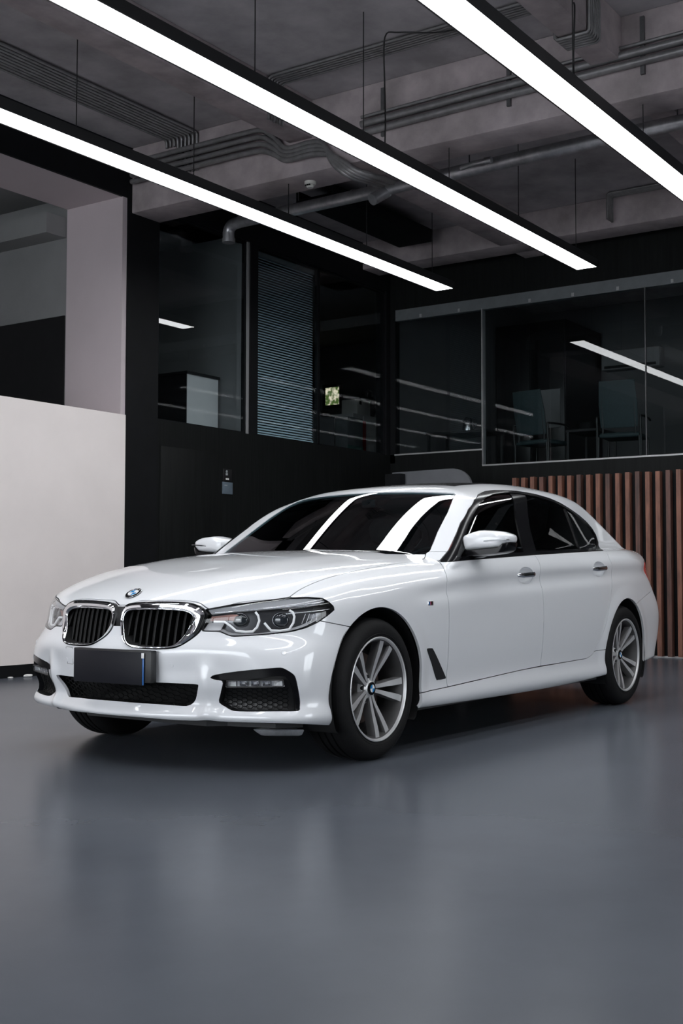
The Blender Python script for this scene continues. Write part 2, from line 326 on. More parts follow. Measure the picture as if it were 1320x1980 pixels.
for k in range(3): under(MB().box((3.716+.0,2.20+.02*k-.006,4.318),(3.726,2.20+.02*k+.006,4.328)).build('vent_slot','matte_black'),s)
solo('pipe_stub',MB().tube([(4.40,1.05,4.44),(4.35,.90,4.44),(4.33,.78,4.43)],.022,10).tube([(4.33,.78,4.43),(4.33,.72,4.43)],.03,10),'galvanised','short pipe stub with a cap below the round duct','pipe',smooth=50)
# ------------------------------------------------------------------ wooden slat screen
r=thing('slat_screen','screen of upright brown wooden slats before the back wall','screen',(7.85,.5,0))
under(MB().box((7.95,-3.2,1.965),(8.20,2.30,1.985)).build('top_ledge','matte_black'),r)
under(MB().box((7.94,-3.2,0),(7.97,2.30,1.965)).build('backing','matte_black'),r)
under(MB().box((7.93,-3.2,0),(7.94,2.30,.02)).build('floor_strip','alu_edge'),r)
for i in range(48):
    y=2.264-.1135*i
    w=.024; mb=MB().box((7.845,y-w,.018),(7.93,y+w,2.0+.012*random.random()))
    under(mb.build('slat','wood_slat_dark' if i in (3,7,10,13,16,20,25) else 'wood_slat'),r)
# grey board with a rounded corner behind the car
pts=[(3.392,1.2),(3.392,2.058),(2.70,2.068)]+[(2.62-.25*math.sin(t),1.86+.208*math.cos(t)) for t in np.linspace(.1,math.pi/2,9)]+[(2.36,1.2)]
s=thing('display_board','grey display board with a rounded corner showing above the car roof','board',(7.05,2.9,0))
under(MB().prism(pts,lambda p:(7.0,p[0],p[1]),lambda p:(7.04,p[0],p[1])).build('board','panel_grey'),s)
for y in (2.5,3.08): under(MB().box((7.0,y-.02,0),(7.04,y+.02,1.2)).build('leg','steel_dark'),s); under(MB().box((6.85,y-.02,0),(7.25,y+.02,.03)).build('foot','steel_dark'),s)
solo('side_cabinet',MB().box((6.86,3.20,0),(6.97,3.40,2.03)),'matte_black','narrow black upright board at the left edge of the grey display board','board')
# ------------------------------------------------------------------ things behind the left windows
r=thing('office_cabinet','low office cabinet with a white front and black side behind the first window','cabinet',(5.0,5.1,2.3))
under(MB().box((4.85,4.62,2.3),(5.36,5.32,3.02)).build('body','white_laminate'),r)
under(MB().box((4.84,4.62,2.3),(4.85,5.32,3.02)).build('side_panel','black_laminate'),r)
under(MB().box((4.83,4.60,3.02),(5.37,5.34,3.05)).build('top_board','black_laminate'),r)
r=thing('drawer_cabinet','black drawer cabinet with small knobs behind the first window','cabinet',(4.4,5.8,2.3))
under(MB().box((3.75,5.45,2.3),(4.82,5.9,3.05)).build('body','black_laminate'),r)
for i in range(3):
    for k in range(2):
        dd=under(MB().box((3.77+.52*k,5.435,2.34+.235*i),(4.27+.52*k,5.45,2.55+.235*i)).build('drawer','black_laminate',bevel=.003),r)
        MB().lathe([(0,-.03),(.010,-.028),(.010,-.012),(.006,0),(0,0)],(4.02+.52*k,5.435,2.45+.235*i),'y',10).build('knob','chrome_dull',dd,smooth=40)
r=thing('venetian_blind','blue grey venetian blind let down behind the second window','blind',(6.12,4.30,4.46))
under(MB().box((5.55,4.29,4.42),(6.70,4.33,4.47)).build('head_rail','frame_grey'),r)
under(MB().box((5.55,4.295,2.425),(6.70,4.325,2.445)).build('bottom_rail','blind_slat'),r)
bl=None
for i in range(66):
    z=2.465+.0298*i
    if bl is None:
        bl=mesh_obj('blind_slat',[(5.56,4.295,-.010),(6.69,4.295,-.010),(6.69,4.307,.003),(5.56,4.307,.003),(6.69,4.318,.012),(5.56,4.318,.012)],[(0,1,2,3),(3,2,4,5)],'blind_slat',smooth=60); o=bl
    else: o=bl.copy(); COL.objects.link(o)
    under(o,r); o.location=(0,0,z)
r=thing('storage_unit','white storage unit seen through the third window behind the red banner','cabinet',(9.3,5.4,2.3))
under(MB().box((8.92,5.22,2.3),(9.75,5.7,3.10)).build('body','white_laminate'),r)
under(MB().box((9.16,5.205,2.33),(9.74,5.22,3.08)).build('door','white_laminate',bevel=.003),r)
s=thing('grey_carton','blue grey carton left of the red banner behind the third window','box',(8.72,5.15,2.3))
under(MB().box((8.53,5.05,2.3),(8.90,5.25,3.0)).build('carton','frame_grey',bevel=.004),s)
under(MB().box((8.53,5.045,2.3),(8.90,5.05,2.62)).build('green_band','green_box'),s)
s=thing('red_banner','dark red banner with a pale bulb shaped mark in front of the white unit','banner',(9.04,5.19,2.3))
under(MB().box((8.93,5.16,2.3),(9.15,5.18,3.0)).build('banner_cloth','red_banner'),s)
under(MB().lathe([(0,0),(.036,0),(.036,-.003),(0,-.003)],(9.02,5.16,2.955),'y',16).box((9.004,5.156,2.885),(9.036,5.16,2.925)).build('bulb_mark','paper_white'),s)
s=thing('pale_box','pale box standing on the white unit behind the third window','box',(9.2,5.3,3.10))
under(MB().box((9.05,5.24,3.10),(9.38,5.5,3.31)).build('carton','white_plastic',bevel=.004),s)
under(MB().box((9.10,5.235,3.24),(9.15,5.24,3.29)).build('printed_mark','black_laminate'),s)
s=thing('black_bag','black bag slumped on the white unit beside the pale box','bag',(9.55,5.35,3.10))
def blob(c,r,seed,n=14,m=10,amp=.12):
    rn=random.Random(seed); ph=[rn.random()*6 for _ in range(4)]; rings=[]
    for i in range(1,m):
        t=math.pi*i/m; ring=[]
        for k in range(n):
            a=2*math.pi*k/n; q=1+amp*math.sin(2*a+ph[0])*math.sin(t)+amp*math.sin(3*a+ph[1]+2*t)
            ring.append((c[0]+r[0]*q*math.sin(t)*math.cos(a),c[1]+r[1]*q*math.sin(t)*math.sin(a),c[2]-r[2]*math.cos(t)))
        rings.append(ring)
    return MB().loft(rings)
under(blob((9.56,5.40,3.268),(.15,.12,.175),3).build('bag_body','cable_black',smooth=70),s)
under(MB().tube(smooth_path([(9.48,5.36,3.40),(9.50,5.36,3.49),(9.62,5.38,3.49),(9.65,5.38,3.40)],5),.012,6).build('bag_handle','cable_black',smooth=60),s)
r=thing('dark_shelf','dark low shelf with a steel edge behind the third window','shelf',(8.2,5.4,2.3))
under(MB().box((7.95,5.25,2.3),(8.51,5.6,2.98)).build('body','room_dark'),r); under(MB().box((7.95,5.24,2.98),(8.51,5.6,3.0)).build('steel_edge','chrome_dull'),r)
# small outside window at the far end of that room, lit by daylight
m=mat('daylight_view',(.2,.2,.2),.8,emit=(1,1,1,1.2)); nt=m.node_tree; b=nt.nodes['Principled BSDF']
n=nt.nodes.new('ShaderNodeTexNoise'); n.inputs['Scale'].default_value=14; rr=nt.nodes.new('ShaderNodeValToRGB'); rr.color_ramp.elements[0].color=(.06,.10,.025,1); rr.color_ramp.elements[1].color=(.75,.66,.50,1); rr.color_ramp.elements[0].position=.42; rr.color_ramp.elements[1].position=.6
t_=nt.nodes.new('ShaderNodeTexCoord'); nt.links.new(t_.outputs['Object'],n.inputs['Vector']); nt.links.new(n.outputs[0],rr.inputs[0]); nt.links.new(rr.outputs[0],b.inputs['Emission Color'])
wz=MB().box((11.37,7.09,3.60),(11.40,7.14,4.0)).box((11.37,7.42,3.60),(11.40,7.47,4.0)).box((11.37,7.14,3.60),(11.40,7.42,3.66)).box((11.37,7.14,3.95),(11.40,7.42,4.0)).build('window_9','matte_black'); wz['kind']='structure'
MB().box((11.385,7.14,3.66),(11.39,7.42,3.95)).build('pane','daylight_view',wz)
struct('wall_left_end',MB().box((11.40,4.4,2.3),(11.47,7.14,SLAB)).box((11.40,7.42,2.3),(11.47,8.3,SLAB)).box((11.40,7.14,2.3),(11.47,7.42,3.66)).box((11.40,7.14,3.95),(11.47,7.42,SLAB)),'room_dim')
# ------------------------------------------------------------------ things in the glazed back room
def office_chair(x,y,label,rz=0.):
    r=thing('office_chair',label,'chair',(x,y,2.14),'chairs in the back room'); r.rotation_euler=(0,0,rz)
    P=lambda mb,n,m,**k: (lambda o:(setattr(o,'parent',r),o)[1])(mb.build(n,m,**k))
    P(MB().loft([[(-.22,-.24,.44),(.24,-.24,.44),(.24,.24,.44),(-.22,.24,.44)],[(-.24,-.25,.47),(.25,-.25,.47),(.25,.25,.47),(-.24,.25,.47)],[(-.22,-.23,.50),(.23,-.23,.50),(.23,.23,.50),(-.22,.23,.50)]]),'seat','chair_mesh',bevel=.01)
    P(MB().loft([[(-.22,-.23,.56),(-.20,-.23,.56),(-.20,.23,.56),(-.22,.23,.56)],[(-.28,-.24,.85),(-.255,-.24,.85),(-.255,.24,.85),(-.28,.24,.85)],[(-.34,-.22,1.13),(-.32,-.22,1.13),(-.32,.22,1.13),(-.34,.22,1.13)]]),'backrest','chair_mesh',bevel=.008)
    for s in (-1,1):
        P(MB().tube(smooth_path([(-.24,.27*s,0),(-.23,.27*s,.4),(-.25,.27*s,.66),(-.20,.27*s,.70),(.1,.28*s,.70),(.2,.28*s,.68)],4),.014,8),'armrest','lamp_black',smooth=50)
        for xx in (-.24,.22): P(MB().tube([(xx,.26*s,0),(xx,.25*s,.45)],.013,8),'leg','lamp_black',smooth=50)
        P(MB().tube([(-.23,.2*s,.48),(-.22,.2*s,.6),(-.30,.2*s,1.0)],.011,8),'back_post','lamp_black',smooth=50)
office_chair(9.6,1.62,'dark mesh armchair in the back room nearest the glass joint',.12)
office_chair(9.75,2.80,'dark mesh armchair in the back room left of the low table',-.2)
r=thing('low_table','dark low table between the two armchairs in the back room','table',(9.9,2.2,2.14))
under(MB().box((9.65,1.98,2.72),(10.3,2.42,2.75)).build('table_top','black_laminate'),r)
for x in (9.68,10.27):
    for y in (2.0,2.40): under(MB().box((x-.015,y-.015,2.14),(x+.015,y+.015,2.72)).build('leg','lamp_black'),r)
s=thing('table_basket','dark round basket standing on the low table','basket',(9.85,2.2,2.75))
under(MB().lathe([(0,0),(.10,0),(.15,.09),(.14,.09),(.095,.01),(0,.01)],(9.85,2.2,2.75),'z',18).build('bowl','cable_black',smooth=40),s)
r=thing('air_conditioner','white wall air conditioner in the dark back room','air conditioner',(12.5,2.9,3.95))
under(MB().box((12.38,2.15,3.96),(12.59,3.05,4.25)).build('casing','room_grey',bevel=.02),r)
under(MB().box((12.37,2.20,3.98),(12.38,3.00,4.02)).build('louvre','black_laminate'),r)
r=thing('tall_cupboard','black tall cupboard in the dark back room','cupboard',(12.0,4.0,2.14))
under(MB().box((11.2,3.1,2.14),(12.5,4.2,4.55)).build('body','black_laminate'),r)
for k in range(2): under(MB().box((11.185,3.12+.54*k,2.2),(11.2,3.63+.54*k,4.5)).build('door','black_laminate',bevel=.003),r)
s=thing('wall_notice','pale notice sheet on the black cupboard in the back room','notice',(11.17,3.4,3.2)); under(MB().box((11.17,3.18,3.00),(11.183,3.55,3.55)).build('sheet','room_grey'),s)
s=thing('water_kettle','steel kettle in the left part of the back room','kettle',(9.2,3.6,2.75))
under(MB().lathe([(0,0),(.07,0),(.075,.02),(.06,.16),(.035,.20),(0,.21)],(9.2,3.6,2.75),'z',20).build('kettle_body','chrome_dull',smooth=40),s)
under(MB().tube(smooth_path([(9.2,3.53,2.78),(9.2,3.48,2.84),(9.2,3.49,2.92),(9.2,3.55,2.94)],4),.008,6).build('kettle_handle','cable_black',smooth=50),s)
r=thing('side_table','dark side table carrying the kettle in the back room','table',(9.2,3.6,2.14))
under(MB().box((8.95,3.2,2.72),(9.5,4.1,2.75)).build('table_top','black_laminate'),r)
for x in (8.98,9.47):
    for y in (3.24,4.06): under(MB().box((x-.015,y-.015,2.14),(x+.015,y+.015,2.72)).build('leg','lamp_black'),r)
# ------------------------------------------------------------------ small things
s=blob((2.30,4.13,.012),(.035,.03,.014),5,n=10,m=6,amp=.25).build('paint_chip','paper_white',smooth=60); tag(s,'larger white crumb of plaster on the floor by the black baseboard','debris','plaster crumbs by the baseboard')
s=blob((2.12,4.15,.006),(.025,.02,.008),8,n=8,m=5,amp=.25).build('paint_chip','paper_white',smooth=60); tag(s,'flat white crumb of plaster at the left by the black baseboard','debris','plaster crumbs by the baseboard')
solo('wall_plug',MB().lathe([(0,-.02),(.014,-.018),(.017,0),(0,0)],(3.49,WL+.10,2.43),'y',14),'white_plastic','tiny white round plug at the end of the low white wall','plug',smooth=50)
# ------------------------------------------------------------------ car body surface
# car frame = world frame: +x runs from the nose to the tail, front axle x=0, z up, symmetric in y
def spline(xs, ys, s0=None):
    xs=np.array(xs,float); ys=np.array(ys,float); n=len(xs); h=np.diff(xs)
    A=np.zeros((n,n)); b=np.zeros(n); A[0,0]=2; A[0,1]=1; b[0]=3*(ys[1]-ys[0])/h[0]
    if s0 is not None: A[0,:]=0; A[0,0]=1; b[0]=s0
    A[-1,-1]=2; A[-1,-2]=1; b[-1]=3*(ys[-1]-ys[-2])/h[-1]
    for i in range(1,n-1):
        A[i,i-1]=1/h[i-1]; A[i,i]=2*(1/h[i-1]+1/h[i]); A[i,i+1]=1/h[i]
        b[i]=3*((ys[i]-ys[i-1])/h[i-1]**2+(ys[i+1]-ys[i])/h[i]**2)
    m=np.linalg.solve(A,b)
    def f(x):
        x=np.asarray(x,float); i=np.clip(np.searchsorted(xs,x)-1,0,n-2); t=(x-xs[i])/h[i]
        lo=t<0; hi=t>1; tc=np.clip(t,0,1)
        v=(2*tc**3-3*tc**2+1)*ys[i]+(tc**3-2*tc**2+tc)*h[i]*m[i]+(-2*tc**3+3*tc**2)*ys[i+1]+(tc**3-tc**2)*h[i]*m[i+1]
        v=np.where(lo,ys[0]+(x-xs[0])*m[0],v); v=np.where(hi,ys[-1]+(x-xs[-1])*m[-1],v)
        return v
    X=np.linspace(xs[0]-.6,xs[-1]+.6,12001); T=f(X)
    return lambda x: np.interp(x,X,T)
def sstep(a,b,x):
    t=np.clip((x-a)/(b-a),0,1); return t*t*(3-2*t)
def smax(a,b,k):
    h=np.maximum(k-np.abs(a-b),0)/k; return np.maximum(a,b)+h*h*k*.25
def smin(a,b,k): return -smax(-a,-b,k)
def splus(d,r): return .5*(d+np.sqrt(d*d+r*r))
WB=3.108; AR=.382; AZ=.338
s_w =spline([-.75,-.5,-.25,0,.4,1,1.7,2.4,2.9,3.2,3.5,3.8,4.0,4.2],[.890,.912,.926,.932,.931,.926,.926,.930,.935,.934,.926,.908,.885,.85])
s_zc=spline([-.6,-.2,.1,.66,1.57,2.64,3.3,3.9,4.2],[.775,.79,.806,.846,.892,.930,.948,.960,.962])
s_lo=spline([.14,.19,.22,.255,.30,.345,.42,.52,.64,.80,1.2],[-.085,-.040,-.017,-.010,-.021,-.024,-.016,-.006,.0,.0,.0])
def side_y(x,z):
    d=z-s_zc(x)
    fade=sstep(-.05,.55,x)*(1-.55*sstep(3.5,4.1,x))
    up=splus(d,.02+.05*(1-fade))*(.50+.35*sstep(2.7,3.7,x))
    und=(.018*fade)*np.exp(-((d+.045)/.052)**2)
    y=s_w(x)+s_lo(z)-up-und-.105*sstep(3.25,4.05,x)*sstep(.60,.95,z)
    for ax in (0.,WB):
        r=np.hypot(x-ax,z-AZ); y=y+.010*(1-sstep(AR+.005,AR+.10,r))*sstep(.15,.35,z)
    return y
s_x0=spline([.17,.205,.236,.29,.36,.44,.50,.545,.59,.64,.70,.745,.78,.82,.9],[-.60,-.79,-.850,-.826,-.848,-.862,-.866,-.858,-.828,-.808,-.797,-.785,-.755,-.69,-.5])
s_cn=spline([0,.2,.444,.57,.7,.8,.86,.90,.925,.95],[0,.02,.103,.150,.205,.262,.312,.375,.48,.75],0.)
s_cu=spline([0,.2,.444,.57,.7,.8,.86,.90,.925,.95],[0,.014,.078,.132,.212,.300,.378,.46,.58,.85],0.)
def nose_x(y,z):
    t=sstep(.42,.62,z)
    pil=.022*np.exp(-((y-.485)/.04)**2)*sstep(.21,.27,z)*(1-sstep(.40,.52,z))
    return s_x0(z)+s_cn(y)*(1-t)+s_cu(y)*t-pil
s_hc=spline([-.95,-.80,-.70,-.55,-.35,-.1,.2,.5,.75,1.1,1.8,2.6,3.3,3.7,4.0,4.17,4.3],[.69,.752,.797,.847,.894,.941,.976,.998,1.009,1.03,1.06,1.08,1.09,1.085,1.074,1.066,1.058])
s_hd=spline([0,.3,.55,.7,.8,.9,1.0],[0,.003,.016,.038,.066,.110,.17],0.)
s_ridge=spline([-.8,-.4,0,.6],[.33,.42,.50,.60])
def top_z(x,y):
    dome=.007*sstep(.11,-.11,y-s_ridge(x))*sstep(-.78,-.4,x)*(1-sstep(.5,1.0,x))
    return s_hc(x)-s_hd(y)*(1+.25*sstep(-.2,-.8,x)-.45*sstep(.6,1.4,x))+dome
s_xt=spline([.15,.22,.32,.45,.58,.62,.75,.9,1.0,1.06,1.12],[3.98,4.06,4.13,4.185,4.20,4.195,4.165,4.155,4.172,4.19,4.20])
s_ct=spline([0,.3,.55,.7,.8,.86,.90,.93],[0,.018,.072,.13,.195,.265,.35,.55],0.)
def tail_x(y,z): return s_xt(z)-s_ct(y)*(1+.25*sstep(.6,.95,z))
# greenhouse
s_gy=spline([.75,.85,.92,.98,1.05,1.15,1.25,1.33,1.40,1.5],[.79,.868,.889,.878,.853,.808,.760,.720,.681,.615])
s_gt=spline([.5,.8,1.3,2.0,2.7,3.1,3.5,3.9,4.3],[-.015,-.008,0,0,-.040,-.100,-.150,-.20,-.28])
def green_y(x,z): return s_gy(z)+s_gt(x)
s_wx=spline([.9,1.0,1.1,1.2,1.3,1.36,1.45],[.470,.630,.794,.962,1.138,1.252,1.446])
s_wc=spline([0,.3,.56,.72,.9],[0,.036,.112,.166,.25],0.)
def wind_x(y,z): return s_wx(z)+s_wc(y)
s_rz=spline([.9,1.25,1.6,2.0,2.4,2.8,3.1,3.5],[1.28,1.380,1.434,1.474,1.486,1.470,1.438,1.365])
s_rd=spline([0,.3,.5,.6,.7,.85],[0,.010,.034,.060,.092,.155],0.)
def roof_z(x,y): return s_rz(x)-s_rd(y)
s_bx=spline([1.0,1.07,1.15,1.25,1.35,1.42,1.5],[4.08,3.93,3.755,3.54,3.31,3.13,2.86])
s_bc=spline([0,.3,.55,.7,.9],[0,.025,.095,.16,.28],0.)
def back_x(y,z): return s_bx(z)-s_bc(y)
s_zb=spline([-.9,-.3,0,.4,2.7,3.2,3.6,4.3],[.225,.215,.21,.205,.215,.25,.275,.30])
def bot_z(x,y): return s_zb(x)-.045*sstep(.15,.6,y)*(1-sstep(-.35,-.1,x))
def body_F(x,y,z,tab=None):
    y=np.abs(y)
    g=(lambda f,a,b:f(a,b)) if tab is None else tab
    fs=y-g(side_y,x,z)
    fn=(g(nose_x,y,z)-x)/np.sqrt(1+(g(_nslope,y,z))**2)
    ft=z-g(top_z,x,y)
    fr=(x-g(tail_x,y,z))/np.sqrt(1+(g(_tslope,y,z))**2)
    low=smax(fs,fn,.10)
    low=smax(low,fr,.12)
    ktop=.11-.05*sstep(.3,.9,x)
    low=smax(low,ft,ktop)
    low=smax(low,bot_z(x,y)-z,.02)
    gs=(y-g(green_y,x,z))/1.12
    gw=(g(wind_x,y,z)-x)/2.0
    gr=z-g(roof_z,x,y)
    gb=(x-g(back_x,y,z))/2.4
    gh=smax(gs,gr,.045); gh=smax(gh,gw,.035); gh=smax(gh,gb,.05)
    gh=smax(gh,.80-z+0*x,.02)
    return smin(low,gh,.006+.029*sstep(.72,1.25,x+.0*y)*sstep(.55,.80,y))
def _nslope(y,z): return (nose_x(y+.005,z)-nose_x(y-.005,z))/.01*(y>.006)
def _tslope(y,z): return (tail_x(y+.005,z)-tail_x(y-.005,z))/.01*(y>.006)
def body_N(P,e=.0015):
    x,y,z=P.T
    g=np.stack([body_F(x+e,y,z)-body_F(x-e,y,z),body_F(x,y+e,z)-body_F(x,y-e,z),body_F(x,y,z+e)-body_F(x,y,z-e)],1)/(2*e)
    return g
def surf_project(P,n=6):
    P=P.copy()
    for _ in range(n):
        f=body_F(*P.T); g=body_N(P); P=P-np.clip(f/np.maximum((g*g).sum(1),.05),-.02,.02)[:,None]*g
    return P
def surface_net(h):
    xs=np.arange(-.96,4.34,h); ys=np.arange(-h*1.5,1.0,h); zs=np.arange(.15,1.56,h)
    X,Y,Z=xs[:,None,None],ys[None,:,None],zs[None,None,:]
    def tab(f,a,b): return f(np.abs(a),np.abs(b)) if f in (nose_x,tail_x,_nslope,_tslope) else f(a,b)
    F=np.broadcast_to(body_F(X,Y,Z,tab),(len(xs),len(ys),len(zs)))
    S=F<0
    c=np.zeros([d-1 for d in F.shape],int)
    for i in (0,1):
        for j in (0,1):
            for k in (0,1): c+=S[i:i+c.shape[0],j:j+c.shape[1],k:k+c.shape[2]]
    act=(c>0)&(c<8); idx=-np.ones(c.shape,int); idx[act]=np.arange(act.sum())
    I=np.argwhere(act); P=np.stack([xs[I[:,0]],ys[I[:,1]],zs[I[:,2]]],1)+h/2
    quads=[]
    for a in range(3):
        b,d=(a+1)%3,(a+2)%3
        s0=[slice(None)]*3; s1=[slice(None)]*3; s0[a]=slice(0,-1); s1[a]=slice(1,None)
        A=S[tuple(s0)]; B=S[tuple(s1)]; E=np.argwhere(A!=B)
        ok=(E[:,b]>0)&(E[:,d]>0)&(E[:,b]<F.shape[b]-1)&(E[:,d]<F.shape[d]-1); E=E[ok]
        sg=A[tuple(E.T)]
        def cell(db,dd):
            C=E.copy(); C[:,b]+=db; C[:,d]+=dd; return idx[tuple(C.T)]
        q=np.stack([cell(-1,-1),cell(0,-1),cell(0,0),cell(-1,0)],1)
        q[~sg]=q[~sg][:,::-1]; quads.append(q)
    Q=np.concatenate(quads); Q=Q[(Q>=0).all(1)]
    # smooth the net along the surface so the cells are even
    for it in range(3):
        acc=np.zeros_like(P); cnt=np.zeros(len(P))
        for k in range(4):
            a_,b_=Q[:,k],Q[:,(k+1)%4]
            np.add.at(acc,a_,P[b_]); np.add.at(acc,b_,P[a_]); np.add.at(cnt,a_,1); np.add.at(cnt,b_,1)
        P=.4*P+.6*acc/np.maximum(cnt,1)[:,None]
        P=surf_project(P,3)
    return surf_project(P,4),Q
# ------------------------------------------------------------------ cutting the body surface into panels
class Shell:
    def __init__(s,V,N): s.V=V; s.N=N
    def grow(s,v,n):
        s.V=np.vstack([s.V,v]); s.N=np.vstack([s.N,n])
class Reg:
    def __init__(s,Q,G): s.Q=Q; s.G=G          # quads (m,4) and other polygons
    def used(s):
        u=[s.Q.ravel()] if len(s.Q) else []
        u+= [np.array(g) for g in s.G]
        return np.unique(np.concatenate(u)) if u else np.zeros(0,int)
    def add(s,o): return Reg(np.vstack([s.Q,o.Q]),s.G+o.G)
def cut(sh,reg,field):
    """split a region where field(P,N)=0; returns (field<0, field>0)"""
    u=reg.used()
    if len(u)==0: return reg,reg
    s=np.ones(len(sh.V)); s[u]=field(sh.V[u],sh.N[u]); s[np.abs(s)<1e-7]=1e-7
    neg=s<0; sq=neg[reg.Q]; c=sq.sum(1); A=reg.Q[c==4]; B=reg.Q[c==0]; X=reg.Q[(c>0)&(c<4)]
    ga=[];gb=[]; poly=[list(q) for q in X]
    for g in reg.G:
        k=sum(bool(neg[i]) for i in g)
        if k==len(g): ga.append(g)
        elif k==0: gb.append(g)
        else: poly.append(list(g))
    cache={}; nv=[];nn=[]; base=len(sh.V)
    def mid(i,j):
        k=(i,j) if i<j else (j,i)
        if k not in cache:
            a,b=k; t=s[a]/(s[a]-s[b]); nv.append(sh.V[a]*(1-t)+sh.V[b]*t); n=sh.N[a]*(1-t)+sh.N[b]*t; nn.append(n/np.linalg.norm(n)); cache[k]=base+len(nv)-1
        return cache[k]
    qa=[];qb=[]
    for p in poly:
        pa=[];pb=[]; m=len(p)
        for k in range(m):
            i,j=p[k],p[(k+1)%m]
            (pa if neg[i] else pb).append(i)
            if neg[i]!=neg[j]:
                w=mid(i,j); pa.append(w); pb.append(w)
        for pp,gg,qq in ((pa,ga,qa),(pb,gb,qb)):
            if len(pp)==4: qq.append(pp)
            elif len(pp)>=3: gg.append(tuple(pp))
    if nv: sh.grow(np.array(nv),np.array(nn))
    if qa: A=np.vstack([A,np.array(qa)])
    if qb: B=np.vstack([B,np.array(qb)])
    return Reg(A,ga),Reg(B,gb)
def sdpoly(P,poly):
    poly=np.asarray(poly,float); n=len(poly); d=np.full(len(P),9.); ins=np.zeros(len(P),bool)
    lo=poly.min(0)-.08; hi=poly.max(0)+.08; m=((P>lo)&(P<hi)).all(1); p=P[m]; dd=np.full(len(p),1e9); ii=np.zeros(len(p),bool)
    for i in range(n):
        a=poly[i]; b=poly[(i+1)%n]; e=b-a; w=p-a; t=np.clip((w@e)/max(e@e,1e-12),0,1); dd=np.minimum(dd,((w-t[:,None]*e)**2).sum(1))
        c=((a[1]<=p[:,1])&(p[:,1]<b[1]))|((b[1]<=p[:,1])&(p[:,1]<a[1]))
        if abs(e[1])>1e-12: ii^=c&(p[:,0]<a[0]+(p[:,1]-a[1])/e[1]*e[0])
    r=np.sqrt(dd); r[ii]*=-1; d[m]=r; return d
PJ={'S':lambda P:P[:,[0,2]],'T':lambda P:P[:,[0,1]],'F':lambda P:P[:,[1,2]],'D':lambda P:np.stack([P[:,0]*.565+P[:,1]*.825,P[:,2]],1)}
def pj(k,pts): return PJ[k](np.array(pts,float))
def field(kind,poly,mask=None,grow=0.):
    poly=np.asarray(poly,float)
    def f(P,N):
        d=sdpoly(PJ[kind](P),poly)-grow
        if mask is not None: d=np.where(mask(P),d,9.)
        return d
    return f
def take(sh,reg,f,gap=0.):
    a,b=cut(sh,reg,(lambda P,N:f(P,N)+gap))
    if gap: _,b=cut(sh,b,(lambda P,N:f(P,N)-gap))
    return a,b
def cr(pts,k=4,closed=True): return [tuple(p)[:len(pts[0])] for p in smooth_path([tuple(p)+(0,)*(3-len(p)) for p in pts],k,closed)]
def panel(name,sh,reg,m,parent,flange=.012,center=False,off=0.,sides=(-1,1),fdir=None):
    """turn a region of the half body into one mesh (centre panels) or a left and a right one"""
    u=reg.used(); idx=-np.ones(len(sh.V),int); idx[u]=np.arange(len(u)); V=sh.V[u]-sh.N[u]*off; N=sh.N[u].copy()
    F=[tuple(idx[list(q)]) for q in reg.Q]+[tuple(idx[list(g)]) for g in reg.G]
    mid=V[:,1]<1e-5; N[mid,1]=0; N/=np.linalg.norm(N,axis=1)[:,None]
    if flange:
        E={}
        for f in F:
            for k in range(len(f)):
                i,j=f[k],f[(k+1)%len(f)]; kk=(i,j) if i<j else (j,i); E.setdefault(kk,[]).append((i,j))
        bd=[v[0] for v in E.values() if len(v)==1 and not (mid[v[0][0]] and mid[v[0][1]])]
        ids={}; addV=[];addN=[]; base=len(V)
        acc={}
        for i,j in bd:
            e=V[j]-V[i]; t=np.cross(e,N[i]+N[j]); t/=max(np.linalg.norm(t),1e-9); acc[i]=acc.get(i,0)+t; acc[j]=acc.get(j,0)+t
        for i,t in acc.items():
            t=t/max(np.linalg.norm(t),1e-9); dv=-N[i]*flange if fdir is None else np.array(fdir)*flange
            ids[i]=base+len(addV); addV+=[V[i],V[i]+dv]; addN+=[t,t]
        for i,j in bd: F.append((ids[j],ids[i],ids[i]+1,ids[j]+1))
        if addV: V=np.vstack([V,addV]); N=np.vstack([N,addN])
    out=[]
    def make(parts):
        VV=[];NN=[];FF=[]
        for sgn in parts:
            b=len(VV); VV+= (V*np.array([1,sgn,1])).tolist(); NN+=(N*np.array([1,sgn,1])).tolist()
            FF+=[tuple(b+i for i in (f if sgn>0 else f[::-1])) for f in F]
        me=bpy.data.meshes.new(name); me.from_pydata(VV,[],FF); me.polygons.foreach_set('use_smooth',[True]*len(me.polygons)); me.normals_split_custom_set_from_vertices(NN)
        me.materials.append(MATS[m]); o=bpy.data.objects.new(name,me); COL.objects.link(o)
        o.parent=parent[parts[0]] if isinstance(parent,dict) else parent; out.append(o); return o
    if center: make((1,-1)); return out[0]
    for sgn in sides: make((sgn,))
    return dict(zip(sides,out))
# paint and trim
mat('paint_white',(.745,.755,.78),.32,coat=1.,noise=.004,nscale=3,coat_rough=.02,spec=.4)
mat('gloss_black',(.005,.005,.006),.18,spec=.16,noise=.05)
mat('satin_black',(.012,.012,.013),.42,noise=.1,nscale=20)
mat('grille_black',(.0045,.0048,.005),.48,spec=.2,noise=.1,nscale=20)
mat('deep_black',(.003,.003,.0035),.8,noise=.1)
mat('rubber',(.0055,.0055,.006),.7,spec=.25,noise=.2,nscale=30,bump=.1,bscale=160)
mat('chrome',(.80,.81,.83),.05,metal=1.,noise=.01)
mat('chrome_satin',(.72,.73,.75),.22,metal=1.,noise=.03)
mat('alloy_bright',(.62,.62,.625),.40,metal=.55,noise=.05,nscale=15)
mat('alloy_grey',(.26,.255,.26),.45,metal=.6,noise=.08,nscale=15)
mat('alloy_dark',(.085,.083,.084),.5,metal=.5,noise=.1,nscale=15)
